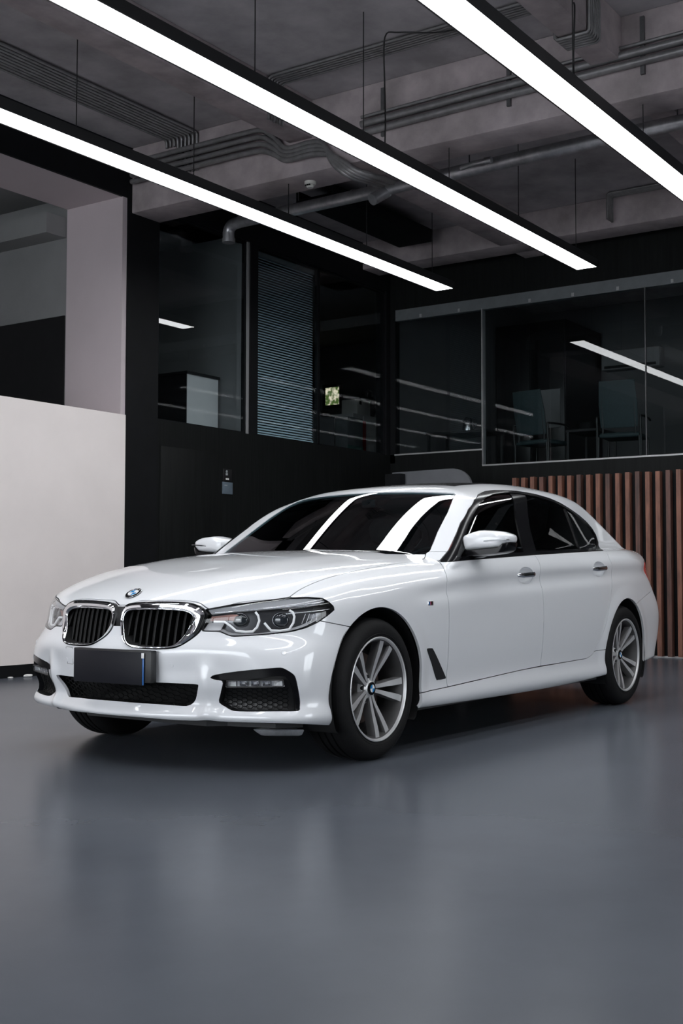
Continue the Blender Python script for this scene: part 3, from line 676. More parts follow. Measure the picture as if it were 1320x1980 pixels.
mat('brake_steel',(.12,.085,.075),.5,metal=.7,noise=.2,nscale=20)
mat('lamp_dark',(.13,.132,.14),.24,metal=.7,noise=.1)
mat('lamp_chrome',(.70,.70,.72),.10,metal=1.,noise=.02)
mat('lamp_silver',(.62,.62,.64),.25,metal=.25,noise=.02)
mat('drl_white',(.86,.87,.88),.25,noise=.01,emit=(1,1,1,.10))
mat('projector_glass',(.02,.025,.03),.03,coat=1.,noise=.02)
mat('amber_reflector',(.26,.13,.11),.3,metal=.4,noise=.1)
mat('tail_red',(.42,.006,.006),.12,coat=1.,noise=.06,emit=(1,.02,.01,.25))
mat('emblem_blue',(.02,.22,.52),.2,coat=.6,noise=.02)
mat('emblem_white',(.80,.80,.80),.25,coat=.6,noise=.01)
mat('plate_dark',(.010,.0105,.015),.45,spec=.2,noise=.08,nscale=4,bump=.05,bscale=8)
mat('plate_blue',(.015,.11,.36),.3,coat=.4,noise=.05)
mat('leather',(.030,.029,.028),.5,noise=.15,nscale=20)
mat('m_red',(.55,.03,.03),.3,noise=.02); mat('m_dark',(.03,.03,.10),.3,noise=.02)
mat('underbody',(.030,.031,.033),.6,noise=.25,nscale=8)
mat('shield_silver',(.42,.43,.45),.35,metal=.6,noise=.3,nscale=14)
glassmat('windscreen_glass',(.20,.30,.33),0.,1.62)
glassmat('tinted_glass',(.028,.032,.036),0.,1.50)
glassmat('lens_clear',(.93,.94,.95),0.,1.45)
CAR=thing('sedan_car','white four-door saloon car with black kidney grille parked on the grey floor','car',(0,0,0))
P0,Q0=surface_net(.0125)
N0=body_N(P0); N0/=np.linalg.norm(N0,axis=1)[:,None]
SH=Shell(P0,N0); R=Reg(Q0,[])
_,R=cut(SH,R,lambda P,N:P[:,1]); SH.V[np.abs(SH.V[:,1])<1e-6,1]=0.
_,R=cut(SH,R,lambda P,N:np.where(P[:,2]<.42,N[:,2]+.80,1.))          # open underside
for ax in (0.,WB): _,R=cut(SH,R,lambda P,N:np.where(P[:,1]>.45,np.hypot(P[:,0]-ax,P[:,2]-AZ)-AR,1.))   # wheel arches
# outlines on the body: points (x, y, z) of the half car, drawn in the view that sees each edge best
O_dlo=[(.741,.941),(.845,1.005),(.966,1.086),(1.084,1.165),(1.222,1.247),(1.353,1.307),(1.493,1.347),(1.633,1.375),(1.755,1.390),(1.88,1.397),(1.99,1.397),(2.20,1.390),(2.40,1.374),(2.575,1.350),(2.73,1.318),(2.89,1.282),(3.01,1.244),(3.085,1.203),(3.11,1.155),(3.08,1.100),(3.0,1.060),(2.93,1.041),(2.204,1.013),(1.734,.993),(1.361,.975),(.906,.952)]
O_lamp=[(-.700,.440,.716),(-.651,.559,.739),(-.569,.673,.755),(-.488,.748,.769),(-.424,.802,.771),(-.365,.841,.766),(-.345,.862,.750),(-.327,.879,.726),(-.330,.881,.714),(-.364,.875,.693),(-.419,.857,.661),(-.475,.827,.636),(-.526,.789,.621),(-.590,.721,.610),(-.646,.646,.603),(-.682,.585,.599),(-.690,.568,.602),(-.704,.524,.620),(-.735,.446,.621)]
O_kout=[(.031,.718),(.058,.734),(.132,.741),(.231,.744),(.325,.743),(.378,.738),(.422,.723),(.447,.704),(.451,.683),(.443,.652),(.432,.617),(.401,.583),(.368,.558),(.329,.546),(.254,.542),(.165,.544),(.118,.551),(.081,.569),(.050,.596),(.031,.631),(.025,.670),(.026,.694)]
O_kin=[(.049,.702),(.082,.712),(.185,.716),(.289,.715),(.349,.710),(.382,.700),(.402,.682),(.399,.662),(.387,.630),(.374,.596),(.357,.568),(.334,.553),(.283,.547),(.205,.547),(.131,.551),(.097,.563),(.066,.589),(.043,.631),(.035,.652),(.035,.677)]
O_fog=[(-.737,.498,.423),(-.712,.571,.440),(-.664,.687,.456),(-.613,.777,.465),(-.598,.800,.462),(-.573,.828,.440),(-.561,.837,.421),(-.548,.840,.375),(-.536,.842,.320),(-.539,.842,.286),(-.545,.838,.276),(-.602,.770,.275),(-.665,.645,.272),(-.688,.588,.274),(-.700,.558,.288),(-.712,.528,.308),(-.712,.535,.337),(-.713,.546,.372),(-.714,.553,.404),(-.727,.521,.410)]
O_brow=[(-.727,.521,.410),(-.702,.586,.407),(-.675,.652,.409),(-.646,.717,.421),(-.613,.777,.430),(-.594,.806,.428),(-.572,.824,.397),(-.557,.830,.341),(-.551,.834,.270)]
O_hg=[(-.487,.748),(-.42,.753),(-.357,.759),(-.21,.774),(-.064,.785),(.12,.786),(.309,.783),(.45,.780),(.55,.774),(.62,.764),(.68,.750),(.73,.731),(.775,.712)]
front=lambda P:P[:,0]<.0
# windscreen, rear window, side windows
ws_poly=[(-.2,.985),(.712,.985),(.720,1.004),(.70,1.055),(.678,1.106),(.657,1.167),(.636,1.228),(.606,1.288),(.573,1.340),(.55,1.352),(.43,1.360),(.30,1.366),(.15,1.369),(-.2,1.370)]
windscreen,R=take(SH,R,field('F',ws_poly,lambda P:(P[:,0]<1.75)&(P[:,0]>.55)),.002)
rw_poly=[(-.2,1.10),(.60,1.10),(.575,1.16),(.53,1.28),(.47,1.375),(-.2,1.405)]
rearwin,R=take(SH,R,field('F',rw_poly,lambda P:P[:,0]>2.85),.002)
f_dlo=field('S',O_dlo,lambda P:P[:,1]>.45)
dlo,R=take(SH,R,f_dlo,.001)
roofglass,R=take(SH,R,field('T',cr([(1.60,-.2),(1.60,.38),(1.66,.42),(2.2,.44),(2.44,.42),(2.50,.37),(2.50,-.2)],3),lambda P:P[:,2]>1.3),.003)
# head lamp, kidney and air intakes
lamp_r,R=take(SH,R,field('D',pj('D',O_lamp),front),.002)
kid_poly=cr(O_kout,3)
_,R=take(SH,R,field('F',kid_poly,lambda P:(P[:,0]<-.5)&(P[:,2]>.5),.003))
_,R=take(SH,R,field('F',[(-.2,.635),(.034,.635),(.034,.725),(-.2,.725)],lambda P:P[:,0]<-.6))
intake_poly=[(-.3,.392),(0,.392),(.25,.391),(.43,.388),(.452,.386),(.449,.375),(.41,.310),(.395,.294),(.372,.286),(.24,.291),(0,.294),(-.3,.294)]
_,R=take(SH,R,field('F',intake_poly,lambda P:P[:,0]<-.5))
fog_r,R=take(SH,R,field('D',pj('D',cr(O_fog,2)),front),.001)
# bonnet
zh=spline([-.1,0,.03,.06,.13,.23,.33,.39,.43,.447,.56,.67,.748,.80],[.731,.731,.731,.744,.752,.7545,.7535,.748,.734,.724,.742,.758,.772,.79])
hood_T=[(-1.2,-.3),(-1.2,.748)]+cr(O_hg,3,False)+[(.775,.712),(.72,.52),(.665,.28),(.645,0),(.645,-.3)]
def f_hood(P,N):
    a=np.clip(sdpoly(PJ['T'](P),hood_T),-1,9); b=np.where(P[:,0]<-.42,zh(P[:,1])-P[:,2],-1.); d=np.maximum(a,b); return np.where(P[:,2]>.68,d,9.)
hood,R=take(SH,R,f_hood,.0022)
cowl,R=take(SH,R,field('T',[(.50,-.3),(.55,.60),(.66,.722),(.775,.712),(.80,.69),(.80,.3),(.80,-.3)],lambda P:P[:,2]>.94))
# bumper, wings, doors, sills
bumper,R=take(SH,R,field('S',[(-1.2,.1),(-1.2,.95),(-.505,.95),(-.47,.66),(-.416,.667),(-.357,.6555),(-.237,.634),(-.05,.60),(-.05,.1)],lambda P:P[:,0]<0),.002)
fd=[(.741,.947)]+cr([(.741,.941),(.700,.910),(.672,.878),(.648,.824),(.642,.72),(.642,.631),(.646,.54),(.651,.452),(.658,.296)],3,False)+[(1.10,.312),(1.561,.330),(1.788,.336)]
bg=cr([(1.788,.336),(1.788,.42),(1.787,.483),(1.786,.57),(1.784,.651),(1.772,.78),(1.769,.87),(1.773,.954),(1.753,.998)],3,False)
f_fd=field('S',fd+bg+[(1.70,1.012),(1.361,.99),(.906,.966),(.79,.955)],lambda P:P[:,1]>.6)
door_f,R=take(SH,R,f_fd,.0022)
rg=cr([(2.93,1.045),(2.90,1.020),(2.855,.987),(2.868,.95),(2.872,.921),(2.85,.84),(2.812,.75),(2.748,.612),(2.690,.512),(2.62,.43),(2.574,.389),(2.531,.362),(2.452,.345)],3,False)
f_rd=field('S',bg+[(1.8,1.05),(2.93,1.08)]+rg+[(2.1,.339)],lambda P:P[:,1]>.6)
door_r,R=take(SH,R,f_rd,.0022)
skirt,R=take(SH,R,field('S',[(.2,.1),(.2,.285),(.404,.289),(.663,.296),(1.10,.312),(1.561,.330),(2.1,.339),(2.452,.345),(2.531,.362),(2.575,.386),(2.71,.389),(2.85,.39),(2.85,.1)],lambda P:P[:,1]>.5),.002)
wing,R=take(SH,R,field('S',[(-1.2,.1),(-1.2,.998),(.79,.998),(.835,.998),(.77,.955),(.72,.6),(.72,.1)],lambda P:P[:,0]<.9),.0015)
rbumper,R=take(SH,R,field('S',[(3.20,.05),(3.20,.66),(3.333,.688),(3.55,.735),(3.69,.762),(3.78,.80),(4.6,.80),(4.6,.05)],lambda P:P[:,0]>3),.002)
tail_poly=cr([(3.62,.930),(3.68,.958),(3.80,.972),(4.05,.985),(4.6,.985),(4.6,.86),(4.05,.85),(3.80,.832),(3.71,.862),(3.64,.90)],2)
tail,R=take(SH,R,field('S',tail_poly,lambda P:(P[:,0]>3.4)&(P[:,1]>.30)),.002)
trunk,R=take(SH,R,field('T',[(3.80,-.3),(3.80,.60),(3.9,.66),(4.6,.68),(4.6,-.3)],lambda P:(P[:,2]>.6)&(P[:,0]>3.6)),.002)
HND=((1.579,.874),(2.650,.917))
circ=lambda c,r:[(c[0]+.100*math.cos(a),c[1]-.002+.050*math.sin(a)) for a in np.linspace(0,2*math.pi,40,endpoint=False)]
_,door_f=take(SH,door_f,field('S',circ(HND[0],.0585),lambda P:P[:,1]>.8)); _,door_r=take(SH,door_r,field('S',circ(HND[1],.0585),lambda P:P[:,1]>.8))
PW='paint_white'
hood_o=panel('bonnet',SH,hood,PW,CAR,.014,True)
bump_o=panel('front_bumper',SH,bumper,PW,CAR,.014,True)
wings=panel('front_wing',SH,wing,PW,CAR,.014)
fdoors=panel('front_door',SH,door_f,PW,CAR,.016)
rdoors=panel('rear_door',SH,door_r,PW,CAR,.016)
panel('side_skirt',SH,skirt,PW,CAR,.016)
rb_o=panel('rear_bumper',SH,rbumper,PW,CAR,.014,True)
body_o=panel('body_shell',SH,R,PW,CAR,.016,True)
panel('boot_lid',SH,trunk,PW,CAR,.012,True)
panel('cowl',SH,cowl,'satin_black',CAR,0,True,off=.012)
panel('windscreen',SH,windscreen,'windscreen_glass',CAR,0,True,off=.003)
panel('rear_window',SH,rearwin,'tinted_glass',CAR,0,True,off=.003)
panel('glass_roof',SH,roofglass,'gloss_black',CAR,.008,True,off=.001)
tails=panel('tail_lamp',SH,tail,'tail_red',CAR,.02,off=-.001)
# side windows: gloss trim ring, panes and black pillar covers
ring,glz=cut(SH,dlo,lambda P,N:-(f_dlo(P,N)+.020))
bp1=[(1.92,1.45),(1.862,1.395),(1.844,1.368),(1.78,1.29),(1.723,1.214),(1.675,1.12),(1.637,1.029),(1.62,.95)]
bp2=[(2.12,1.45),(2.06,1.395),(2.030,1.365),(1.93,1.26),(1.859,1.162),(1.83,1.09),(1.809,1.017),(1.80,.95)]
qd=[(2.63,1.45),(2.609,1.335),(2.573,1.204),(2.545,1.12),(2.518,1.04),(2.50,.95)]
inset=lambda poly,m=None: field('S',poly,lambda P:P[:,1]>.45)
gf,glz=take(SH,glz,inset([(.4,.8)]+bp1[::-1]+[(.4,1.45)]))
gr_,glz=take(SH,glz,inset(bp2+qd[::-1]),0.)
qd2=[(x+.022,z) for x,z in qd]
gq,glz=take(SH,glz,inset(qd2+[(3.6,.95),(3.6,1.45)]))
panel('window_trim',SH,ring,'gloss_black',CAR,.012,off=-.003)
bcov,qcov=cut(SH,glz,lambda P,N:P[:,0]-2.3)
panel('pillar_cover',SH,bcov,'gloss_black',CAR,.006,off=.001); panel('window_divider',SH,qcov,'gloss_black',CAR,.006,off=.001)
panel('window_pane',SH,gf,'tinted_glass',fdoors,0,off=.006)
panel('window_pane',SH,gr_,'tinted_glass',rdoors,0,off=.006)
panel('quarter_window',SH,gq,'tinted_glass',CAR,0,off=.005)
# ------------------------------------------------------------------ helpers that sit on the body surface
def on_body(P,d=0.):
    """half-car points pushed along the surface normal (d>0 outwards); returns points and normals"""
    P=surf_project(np.atleast_2d(np.array(P,float)),8); N=body_N(P); N/=np.linalg.norm(N,axis=1)[:,None]; return P+N*d,N
def mir(P,s): return [(p[0],p[1]*s,p[2]) for p in P]
def resample(P,n,closed=True):
    P=np.array(P,float); Pc=np.vstack([P,P[:1]]) if closed else P
    l=np.r_[0,np.cumsum(np.linalg.norm(np.diff(Pc,axis=0),axis=1))]; t=np.linspace(0,l[-1],n,endpoint=not closed)
    return np.stack([np.interp(t,l,Pc[:,k]) for k in range(P.shape[1])],1)
def by_angle(poly,c,n):
    P=resample(cr(poly,4),720); a=np.unwrap(np.arctan2(P[:,1]-c[1],P[:,0]-c[0]))
    if a[-1]<a[0]: P=P[::-1]; a=a[::-1]
    t=a[0]+np.linspace(0,2*math.pi,n,endpoint=False); ae=np.r_[a,a[0]+2*math.pi]; Pe=np.vstack([P,P[:1]])
    return np.stack([np.interp(t,ae,Pe[:,k]) for k in (0,1)],1), t[0]
# ------------------------------------------------------------------ kidney grille
def kidney(s):
    c=(.225,.640); n=96
    ko,_=by_angle(O_kout,c,n); ki,_=by_angle(O_kin,c,n)
    # both start near the same angle; align the start
    def al(K):
        a=np.arctan2(K[:,1]-c[1],K[:,0]-c[0]); k=int(np.argmin(np.abs(a))); return np.roll(K,-k,axis=0)
    ko,ki=al(ko),al(ki)
    def on(K,d):
        P=np.stack([nose_x(K[:,0],K[:,1])-d,K[:,0],K[:,1]],1); return P
    m1=ko*.72+ki*.28; m2=ko*.30+ki*.70; m3=ki
    rings=[on(ko,-.010),on(ko,.004),on(m1,.0125),on(m2,.011),on(ki*.9+ko*.1,.004)]
    V=[mir(r.tolist(),s) for r in rings]
    k=MB().loft(V,False,False).build('kidney_grille','chrome',CAR,smooth=35)
    # thin bright inner lip and dark throat
    MB().tube(mir(on(ki,.003).tolist(),s),.0028,6,closed=True).build('inner_lip','chrome',k,smooth=60)
    c_=np.array(c); th=[on(ki,.0),on(c_+(ki-c_)*.97,-.05),on(c_+(ki-c_)*.95,-.11)]
    MB().loft([mir(r.tolist(),s) for r in th],False,True).build('grille_throat','deep_black',k,smooth=40)
    MB().tube(mir(on(ko+(ko-c_)*.012,-.004).tolist(),s),.006,6,closed=True).build('surround','gloss_black',k,smooth=60)
    pl=[tuple(p) for p in ki]
    for i in range(10):
        y=.055+.0358*i+.008
        zz=[]
        for a,b in zip(pl,pl[1:]+pl[:1]):
            if (a[0]-y)*(b[0]-y)<=0 and a[0]!=b[0]: zz.append(a[1]+(y-a[0])/(b[0]-a[0])*(b[1]-a[1]))
        if len(zz)<2: continue
        z0,z1=min(zz)+.002,max(zz)-.002; R_=[]
        for t in np.linspace(0,1,7):
            z=z0+(z1-z0)*t; x=float(nose_x(np.array(y),np.array(.69)))+.016-.028*(1-t)**1.0+.006*t**4
            R_.append([(x,s*(y-.0045),z),(x+.002,s*(y-.0075),z),(x+.045,s*(y-.005),z),(x+.045,s*(y+.005),z),(x+.002,s*(y+.0075),z),(x,s*(y+.0045),z)])
        MB().loft(R_).build('slat','grille_black',k,smooth=35)
    return k
for s in (-1,1): kidney(s)
MB().box((-.800,-.030,.636),(-.74,.030,.724)).build('grille_divider','satin_black',CAR,bevel=.004)
# lower intake: honeycomb mesh, throat
def hexmesh(place,u0,u1,v0,v1,inside,p=.030,q=.017,r=.0024):
    """honeycomb of thin bars; place(u,v)->3D, cells wider than tall"""
    mb=MB(); j=0; v=v0
    while v<v1+q:
        u=u0+(p*.75 if j%2 else 0)
        while u<u1+p:
            c=[(u+p*.5*a,v+q*.5*b) for a,b in ((-1,0),(-.5,1),(.5,1),(1,0))]
            for a,b in zip(c,c[1:]):
                if inside(a) and inside(b): mb.tube([place(*a),place(*b)],r,4,cap=False)
            u+=p*1.5
        v+=q*.5; j+=1
    return mb
def inpoly(poly):
    A=np.array(poly)
    return lambda p:sdpoly(np.array([p],float),A)[0]<.004
nx=lambda y,z,d=0.:float(nose_x(np.array(abs(y)),np.array(z)))+d
half=[p for p in intake_poly if p[0]>-.01]
full=[(-a,b) for a,b in half[::-1]]+half
MB().add([(nx(y,z,.030+.0),y,z) for y,z in full]+[(nx(y,z,.10),y*.97,z) for y,z in full],[(i,(i+1)%len(full),(i+1)%len(full)+len(full),i+len(full)) for i in range(len(full))]+[tuple(range(len(full),2*len(full)))]).build('intake_throat','deep_black',CAR)
hexmesh(lambda u,v:(nx(u,v,.034),u,v),-.46,.46,.285,.395,inpoly(full),.040,.022,.0028).build('intake_mesh','grille_black',CAR)
# ------------------------------------------------------------------ fog light pockets
DD=np.array([.825,-.565,0.])     # drawing direction of the pocket outlines
def hit_D(s_,z,d=0.):
    """point of the body (half car) on the line of the diagonal view through (s,z), pushed d along it"""
    x0=s_*.565; y0=s_*.825; a=np.array([x0,y0,z])-DD*1.2; t=np.linspace(0,2.0,161); P=a+t[:,None]*DD; f=body_F(*P.T); i=np.where(f<0)[0]
    if len(i)==0: return a+DD*1.2
    lo,hi=t[i[0]-1],t[i[0]]
    for _ in range(18):
        m=.5*(lo+hi)
        if body_F(*(a+m*DD))<0: hi=m
        else: lo=m
    return a+DD*(hi+d)
fogD=pj('D',cr(O_fog,2)); browD=[tuple(p) for p in pj('D',O_brow)]
brow_poly=browD+[(browD[-1][0]+.25,.2),(browD[-1][0]+.25,.6),(browD[0][0]-.2,.6),(browD[0][0]-.2,browD[0][1])]
brow,fog_low=take(SH,fog_r,field('D',brow_poly,front))
brows=panel('fog_pocket_brow',SH,brow,'gloss_black',CAR,.035,off=.003)
panel('fog_pocket',SH,fog_low,'satin_black',CAR,.012,off=.045)
for s in (-1,1):
    # walls of the pocket
    ring0=[hit_D(a,b,.002) for a,b in fogD[::2]]; ring1=[p+np.array([.05,-.012,0]) for p in ring0]
    MB().loft([mir(ring0,s),mir(ring1,s)],False,False).build('fog_pocket_wall','satin_black',CAR,smooth=40)
    fp=[tuple(p) for p in pj('D',[(-.708,.569,.375),(-.714,.545,.372),(-.712,.535,.337),(-.712,.528,.308),(-.700,.558,.288),(-.688,.588,.274),(-.602,.770,.275),(-.575,.806,.276),(-.572,.815,.375)])]
    ins=inpoly(fp); us=[p[0] for p in fp]
    hexmesh(lambda u,v:mir([hit_D(u,v,.030)],s)[0],min(us),max(us),.270,.376,ins,.030,.019,.0022).build('fog_mesh','grille_black',CAR)
    # fog lamp: chrome body with LED cups under a clear cover
    q=[tuple(p) for p in pj('D',[(-.708,.569,.406),(-.599,.796,.412),(-.592,.800,.383),(-.707,.561,.377)])]
    A=[hit_D(u,v,.004) for u,v in q]; B=[hit_D(u,v,.030) for u,v in q]
    fl=MB().loft([mir(A,s),mir(B,s)],False,True).build('fog_lamp','lamp_silver',CAR)
    MB().add(mir([hit_D(u,v,.004) for u,v in q],s),[(0,1,2,3)]).build('lens','lens_clear',fl)
    for k in range(5):
        t=(k+.5)/5; c0=(1-t)*(np.array(q[0])+np.array(q[3]))/2+t*(np.array(q[1])+np.array(q[2]))/2
        col='lamp_chrome' if 0<k<4 else 'emblem_white'
        cc=[hit_D(c0[0]+du,c0[1]+dv,.022) for du,dv in ((-.017,-.012),(.017,-.012),(.017,.012),(-.017,.012))]
        c2=[hit_D(c0[0]+du*.4,c0[1]+dv*.4,.028) for du,dv in ((-.017,-.012),(.017,-.012),(.017,.012),(-.017,.012))]
        MB().loft([mir(cc,s),mir(c2,s)],False,True).build('led_cup',col,fl)
    ring=[hit_D(a,b,-.0005) for a,b in q]
    MB().tube(mir(resample(np.array(ring),32).tolist(),s),.003,6,closed=True).build('lamp_bezel','satin_black',fl,smooth=60)
# ------------------------------------------------------------------ head lamps
hous=panel('headlight',SH,lamp_r,'lamp_dark',CAR,0,off=.050)
for s in (-1,1):
    h=hous[s]
    oD=[tuple(p) for p in resample(pj('D',O_lamp),72)]
    r0=[hit_D(a,b,.0) for a,b in oD]
    ri,ni=on_body(r0,0.)
    MB().loft([mir((ri-ni*.001).tolist(),s),mir((ri-ni*.052).tolist(),s)],False,False).build('lamp_rim','satin_black',h,smooth=40)
    MB().tube(mir((ri-ni*.003).tolist(),s),.0042,6,closed=True).build('lamp_seal','gloss_black',h,smooth=60)
    def strip(pts,d,r,name,m,smoothk=5):
        P,_=on_body(pts,-d); P=smooth_path(P.tolist(),smoothk); return MB().tube(mir(P,s),r,8).build(name,m,h,smooth=60)
    def ribbon(pts0,pts1,d0,d1,name,m):
        A=smooth_path(on_body(pts0,-d0)[0].tolist(),5); B=smooth_path(on_body(pts1,-d1)[0].tolist(),5); n=len(A)
        V=mir(A,s)+mir(B,s); return mesh_obj(name,V,[(i,i+1,n+i+1,n+i) for i in range(n-1)],m,h,smooth=60)
    D1=[(-.708,.488,.664),(-.690,.535,.664),(-.680,.560,.648),(-.671,.588,.626),(-.650,.625,.622),(-.633,.653,.624),(-.619,.666,.642),(-.610,.671,.670),(-.610,.664,.693),(-.614,.652,.709)]
    D2=[(-.598,.691,.660),(-.591,.708,.640),(-.585,.720,.628),(-.560,.750,.626),(-.530,.780,.632),(-.513,.791,.660),(-.507,.792,.688),(-.509,.785,.707),(-.518,.771,.718)]
    strip(D1,.014,.0055,'daytime_light','drl_white',1); strip(D2,.014,.0055,'daytime_light','drl_white',1)
    # bright upper blade and chrome shelves
    ribbon([(-.705,.455,.716),(-.651,.559,.733),(-.569,.673,.749),(-.488,.748,.762),(-.420,.803,.764),(-.362,.850,.758)],[(-.708,.470,.700),(-.655,.567,.709),(-.572,.690,.722),(-.500,.766,.733),(-.430,.822,.744),(-.357,.856,.755)],.006,.026,'blade','lamp_silver')
    strip([(-.700,.490,.705),(-.661,.567,.711),(-.555,.722,.727),(-.445,.816,.744),(-.357,.853,.757)],.010,.0026,'light_strip','chrome')
    strip([(-.535,.765,.700),(-.47,.815,.706),(-.40,.85,.712),(-.345,.874,.719)],.014,.0024,'light_strip','chrome')
    ribbon([(-.705,.524,.626),(-.690,.568,.609),(-.646,.646,.610),(-.590,.721,.617),(-.526,.789,.628),(-.475,.827,.644),(-.419,.857,.670)],[(-.700,.524,.640),(-.680,.568,.622),(-.640,.646,.620),(-.585,.721,.627),(-.520,.789,.640),(-.470,.827,.656),(-.405,.860,.688)],.010,.034,'lower_shelf','lamp_silver')
    ribbon([(-.735,.450,.628),(-.720,.485,.627),(-.704,.524,.628)],[(-.716,.460,.662),(-.708,.488,.660),(-.690,.530,.660)],.012,.030,'inner_panel','lamp_silver')
    ribbon([(-.716,.462,.668),(-.700,.500,.670),(-.672,.560,.672),(-.66,.60,.655)],[(-.708,.470,.690),(-.690,.510,.694),(-.664,.565,.700),(-.645,.61,.69)],.034,.028,'reflector_panel','amber_reflector')
    for cpt,rr_ in (((-.652,.592,.674),.030),((-.548,.750,.674),.033)):
        c,n=on_body([cpt],-.040); c=c[0]; n=n[0]*.35+np.array([-.8,.35,0])*.65; n/=np.linalg.norm(n)
        t=np.cross(n,[0,0,1]); t/=np.linalg.norm(t); b=np.cross(t,n); rings=[]
        for a in np.linspace(0,math.pi/2*.97,7): rings.append(mir([c+n*(.016*math.sin(a))+rr_*math.cos(a)*(t*math.cos(k)*1.1+b*math.sin(k)*.95) for k in np.linspace(0,2*math.pi,28,endpoint=False)],s))
        MB().loft(rings,False,True).build('projector','projector_glass',h,smooth=60)
        ring=mir([c+n*.004+rr_*1.04*(t*math.cos(k)*1.1+b*math.sin(k)*.95) for k in np.linspace(0,2*math.pi,36,endpoint=False)],s)
        MB().tube(ring,.0020,6,closed=True).build('projector_ring','lamp_dark',h,smooth=60)
    for i in range(4):
        z=.712+.009*i
        strip([(-.415,.835,z),(-.37,.862,z),(-.345,.870,z)],.030,.0016,'side_rib','satin_black',3)
    fin=[(-.462,.822,.660),(-.450,.835,.690)]
    for k in range(3): strip([(-.480+.018*k,.815+.010*k,.655),(-.462+.018*k,.825+.010*k,.700)],.022,.0020,'reflector_fin','lamp_chrome',3)
    panel('lens',SH,lamp_r,'lens_clear',{s:h},0,off=.0005,sides=(s,))
# ------------------------------------------------------------------ wheels
def wheel(ax,s,rot,label=None):
    yo=.918 if ax==0 else .922      # outer face of the tyre
    cx,cz=ax,.3350; rim_r=.243
    Y=lambda d:s*(yo-d)             # d = depth behind the outer face
    bar=MB().lathe([(rim_r,Y(.012)),(rim_r+.003,Y(.007)),(rim_r+.001,Y(.004)),(rim_r-.006,Y(.006)),(rim_r-.010,Y(.014)),(rim_r-.020,Y(.030)),(rim_r-.022,Y(.060)),(rim_r-.030,Y(.10)),(rim_r-.030,Y(.19)),(rim_r-.012,Y(.205))],(cx,0,cz),'y',72)
    w=bar.build('wheel','alloy_dark',CAR,smooth=35)
    if label: w['label']=label
    # tyre with rounded shoulders and tread grooves
    pr=[(.236,.020),(.246,.010),(.262,.003),(.285,.000),(.305,.006),(.318,.016),(.327,.028),(.3325,.042),(.3345,.055)]
    for g in (.085,.122,.160): pr+=[(.3348,g-.006),(.3275,g-.005),(.3275,g+.005),(.3348,g+.006)]
    pr+=[(.3345,.190),(.3325,.203),(.327,.217),(.318,.229),(.305,.239),(.285,.245),(.262,.242),(.246,.235),(.236,.225)]
    MB().lathe([(r,Y(d)) for r,d in pr],(cx,0,cz),'y',96).build('tyre','rubber',w,smooth=35)
    MB().lathe([(.258,Y(.0036)),(.260,Y(.0018)),(.262,Y(.0030))],(cx,0,cz),'y',96).build('tyre_bead','rubber',w,smooth=50)
    # ten spokes in five pairs: bright face, grey flanks
    for k in range(5):
        for e in (-1,1):
            th=math.radians(rot+72*k); rings=[]; u=np.array([math.cos(th),math.sin(th)]); v=np.array([-u[1],u[0]])
            for t in (0,.12,.25,.4,.55,.7,.85,1.0):
                r=.036+.199*t; l=e*(.0105+.006*t+.010*sst(min(1,t*1.6))+.0195*t**2.2); wi=.0085+.0075*sst(t); d=.056-.030*sst(t)-.006*t
                c=u*r+v*l; o1=c-v*wi; o2=c+v*wi; i1=c-v*(wi+.002); i2=c+v*(wi+.002)
                P3=lambda q,dd:(cx+q[0],Y(dd),cz+q[1])
                rings.append([P3(o1,d),P3(o2,d),P3(i2,d+.010),P3(i2,d+.045),P3(i1,d+.045),P3(i1,d+.010)])
            spo=MB().loft(rings).build('spoke','alloy_bright',w,smooth=18)
            spo.data.materials.append(MATS['alloy_grey'])
            for f in spo.data.polygons:
                if f.normal.y*s<.55: f.material_index=1
    MB().lathe([(rim_r+.002,Y(.010)),(rim_r+.003,Y(.005)),(rim_r-.001,Y(.003)),(rim_r-.007,Y(.006)),(rim_r-.011,Y(.016)),(rim_r-.016,Y(.028))],(cx,0,cz),'y',72).build('rim_lip','alloy_bright',w,smooth=40)
    MB().lathe([(0,Y(.052)),(.030,Y(.052)),(.036,Y(.056)),(.062,Y(.066)),(.074,Y(.082)),(.074,Y(.125)),(0,Y(.125))],(cx,0,cz),'y',48).build('hub','alloy_bright',w,smooth=30)
    for k in range(5):
        a=math.radians(rot+36+72*k); c=(cx+.056*math.cos(a),0,cz+.056*math.sin(a))
        MB().lathe([(0,Y(.074)),(.009,Y(.074)),(.0115,Y(.063)),(.0115,Y(.061)),(0,Y(.061))],c,'y',16).build('bolt_recess','deep_black',w,smooth=30)
    roundel('centre_cap',w,(cx,Y(.0505),cz),(0,s,0),(1,0,0),.031)
    MB().lathe([(.060,Y(.118)),(.168,Y(.118)),(.168,Y(.140)),(.060,Y(.140))],(cx,0,cz),'y',64).build('brake_disc','brake_steel',w,smooth=30)
    ca=MB(); rings=[]
    for a in np.linspace(math.radians(150),math.radians(212),9):
        rings.append([(cx+r*math.cos(a),Y(d),cz+r*math.sin(a)) for r,d in ((.120,.100),(.165,.100),(.165,.15),(.120,.15))])
    MB().loft(rings).build('brake_caliper','satin_black',w,smooth=30)
    MB().lathe([(0,Y(.150)),(.212,Y(.150)),(.212,Y(.20)),(0,Y(.20))],(cx,0,cz),'y',48).build('wheel_backing','deep_black',w)
def sst(t): return t*t*(3-2*t)
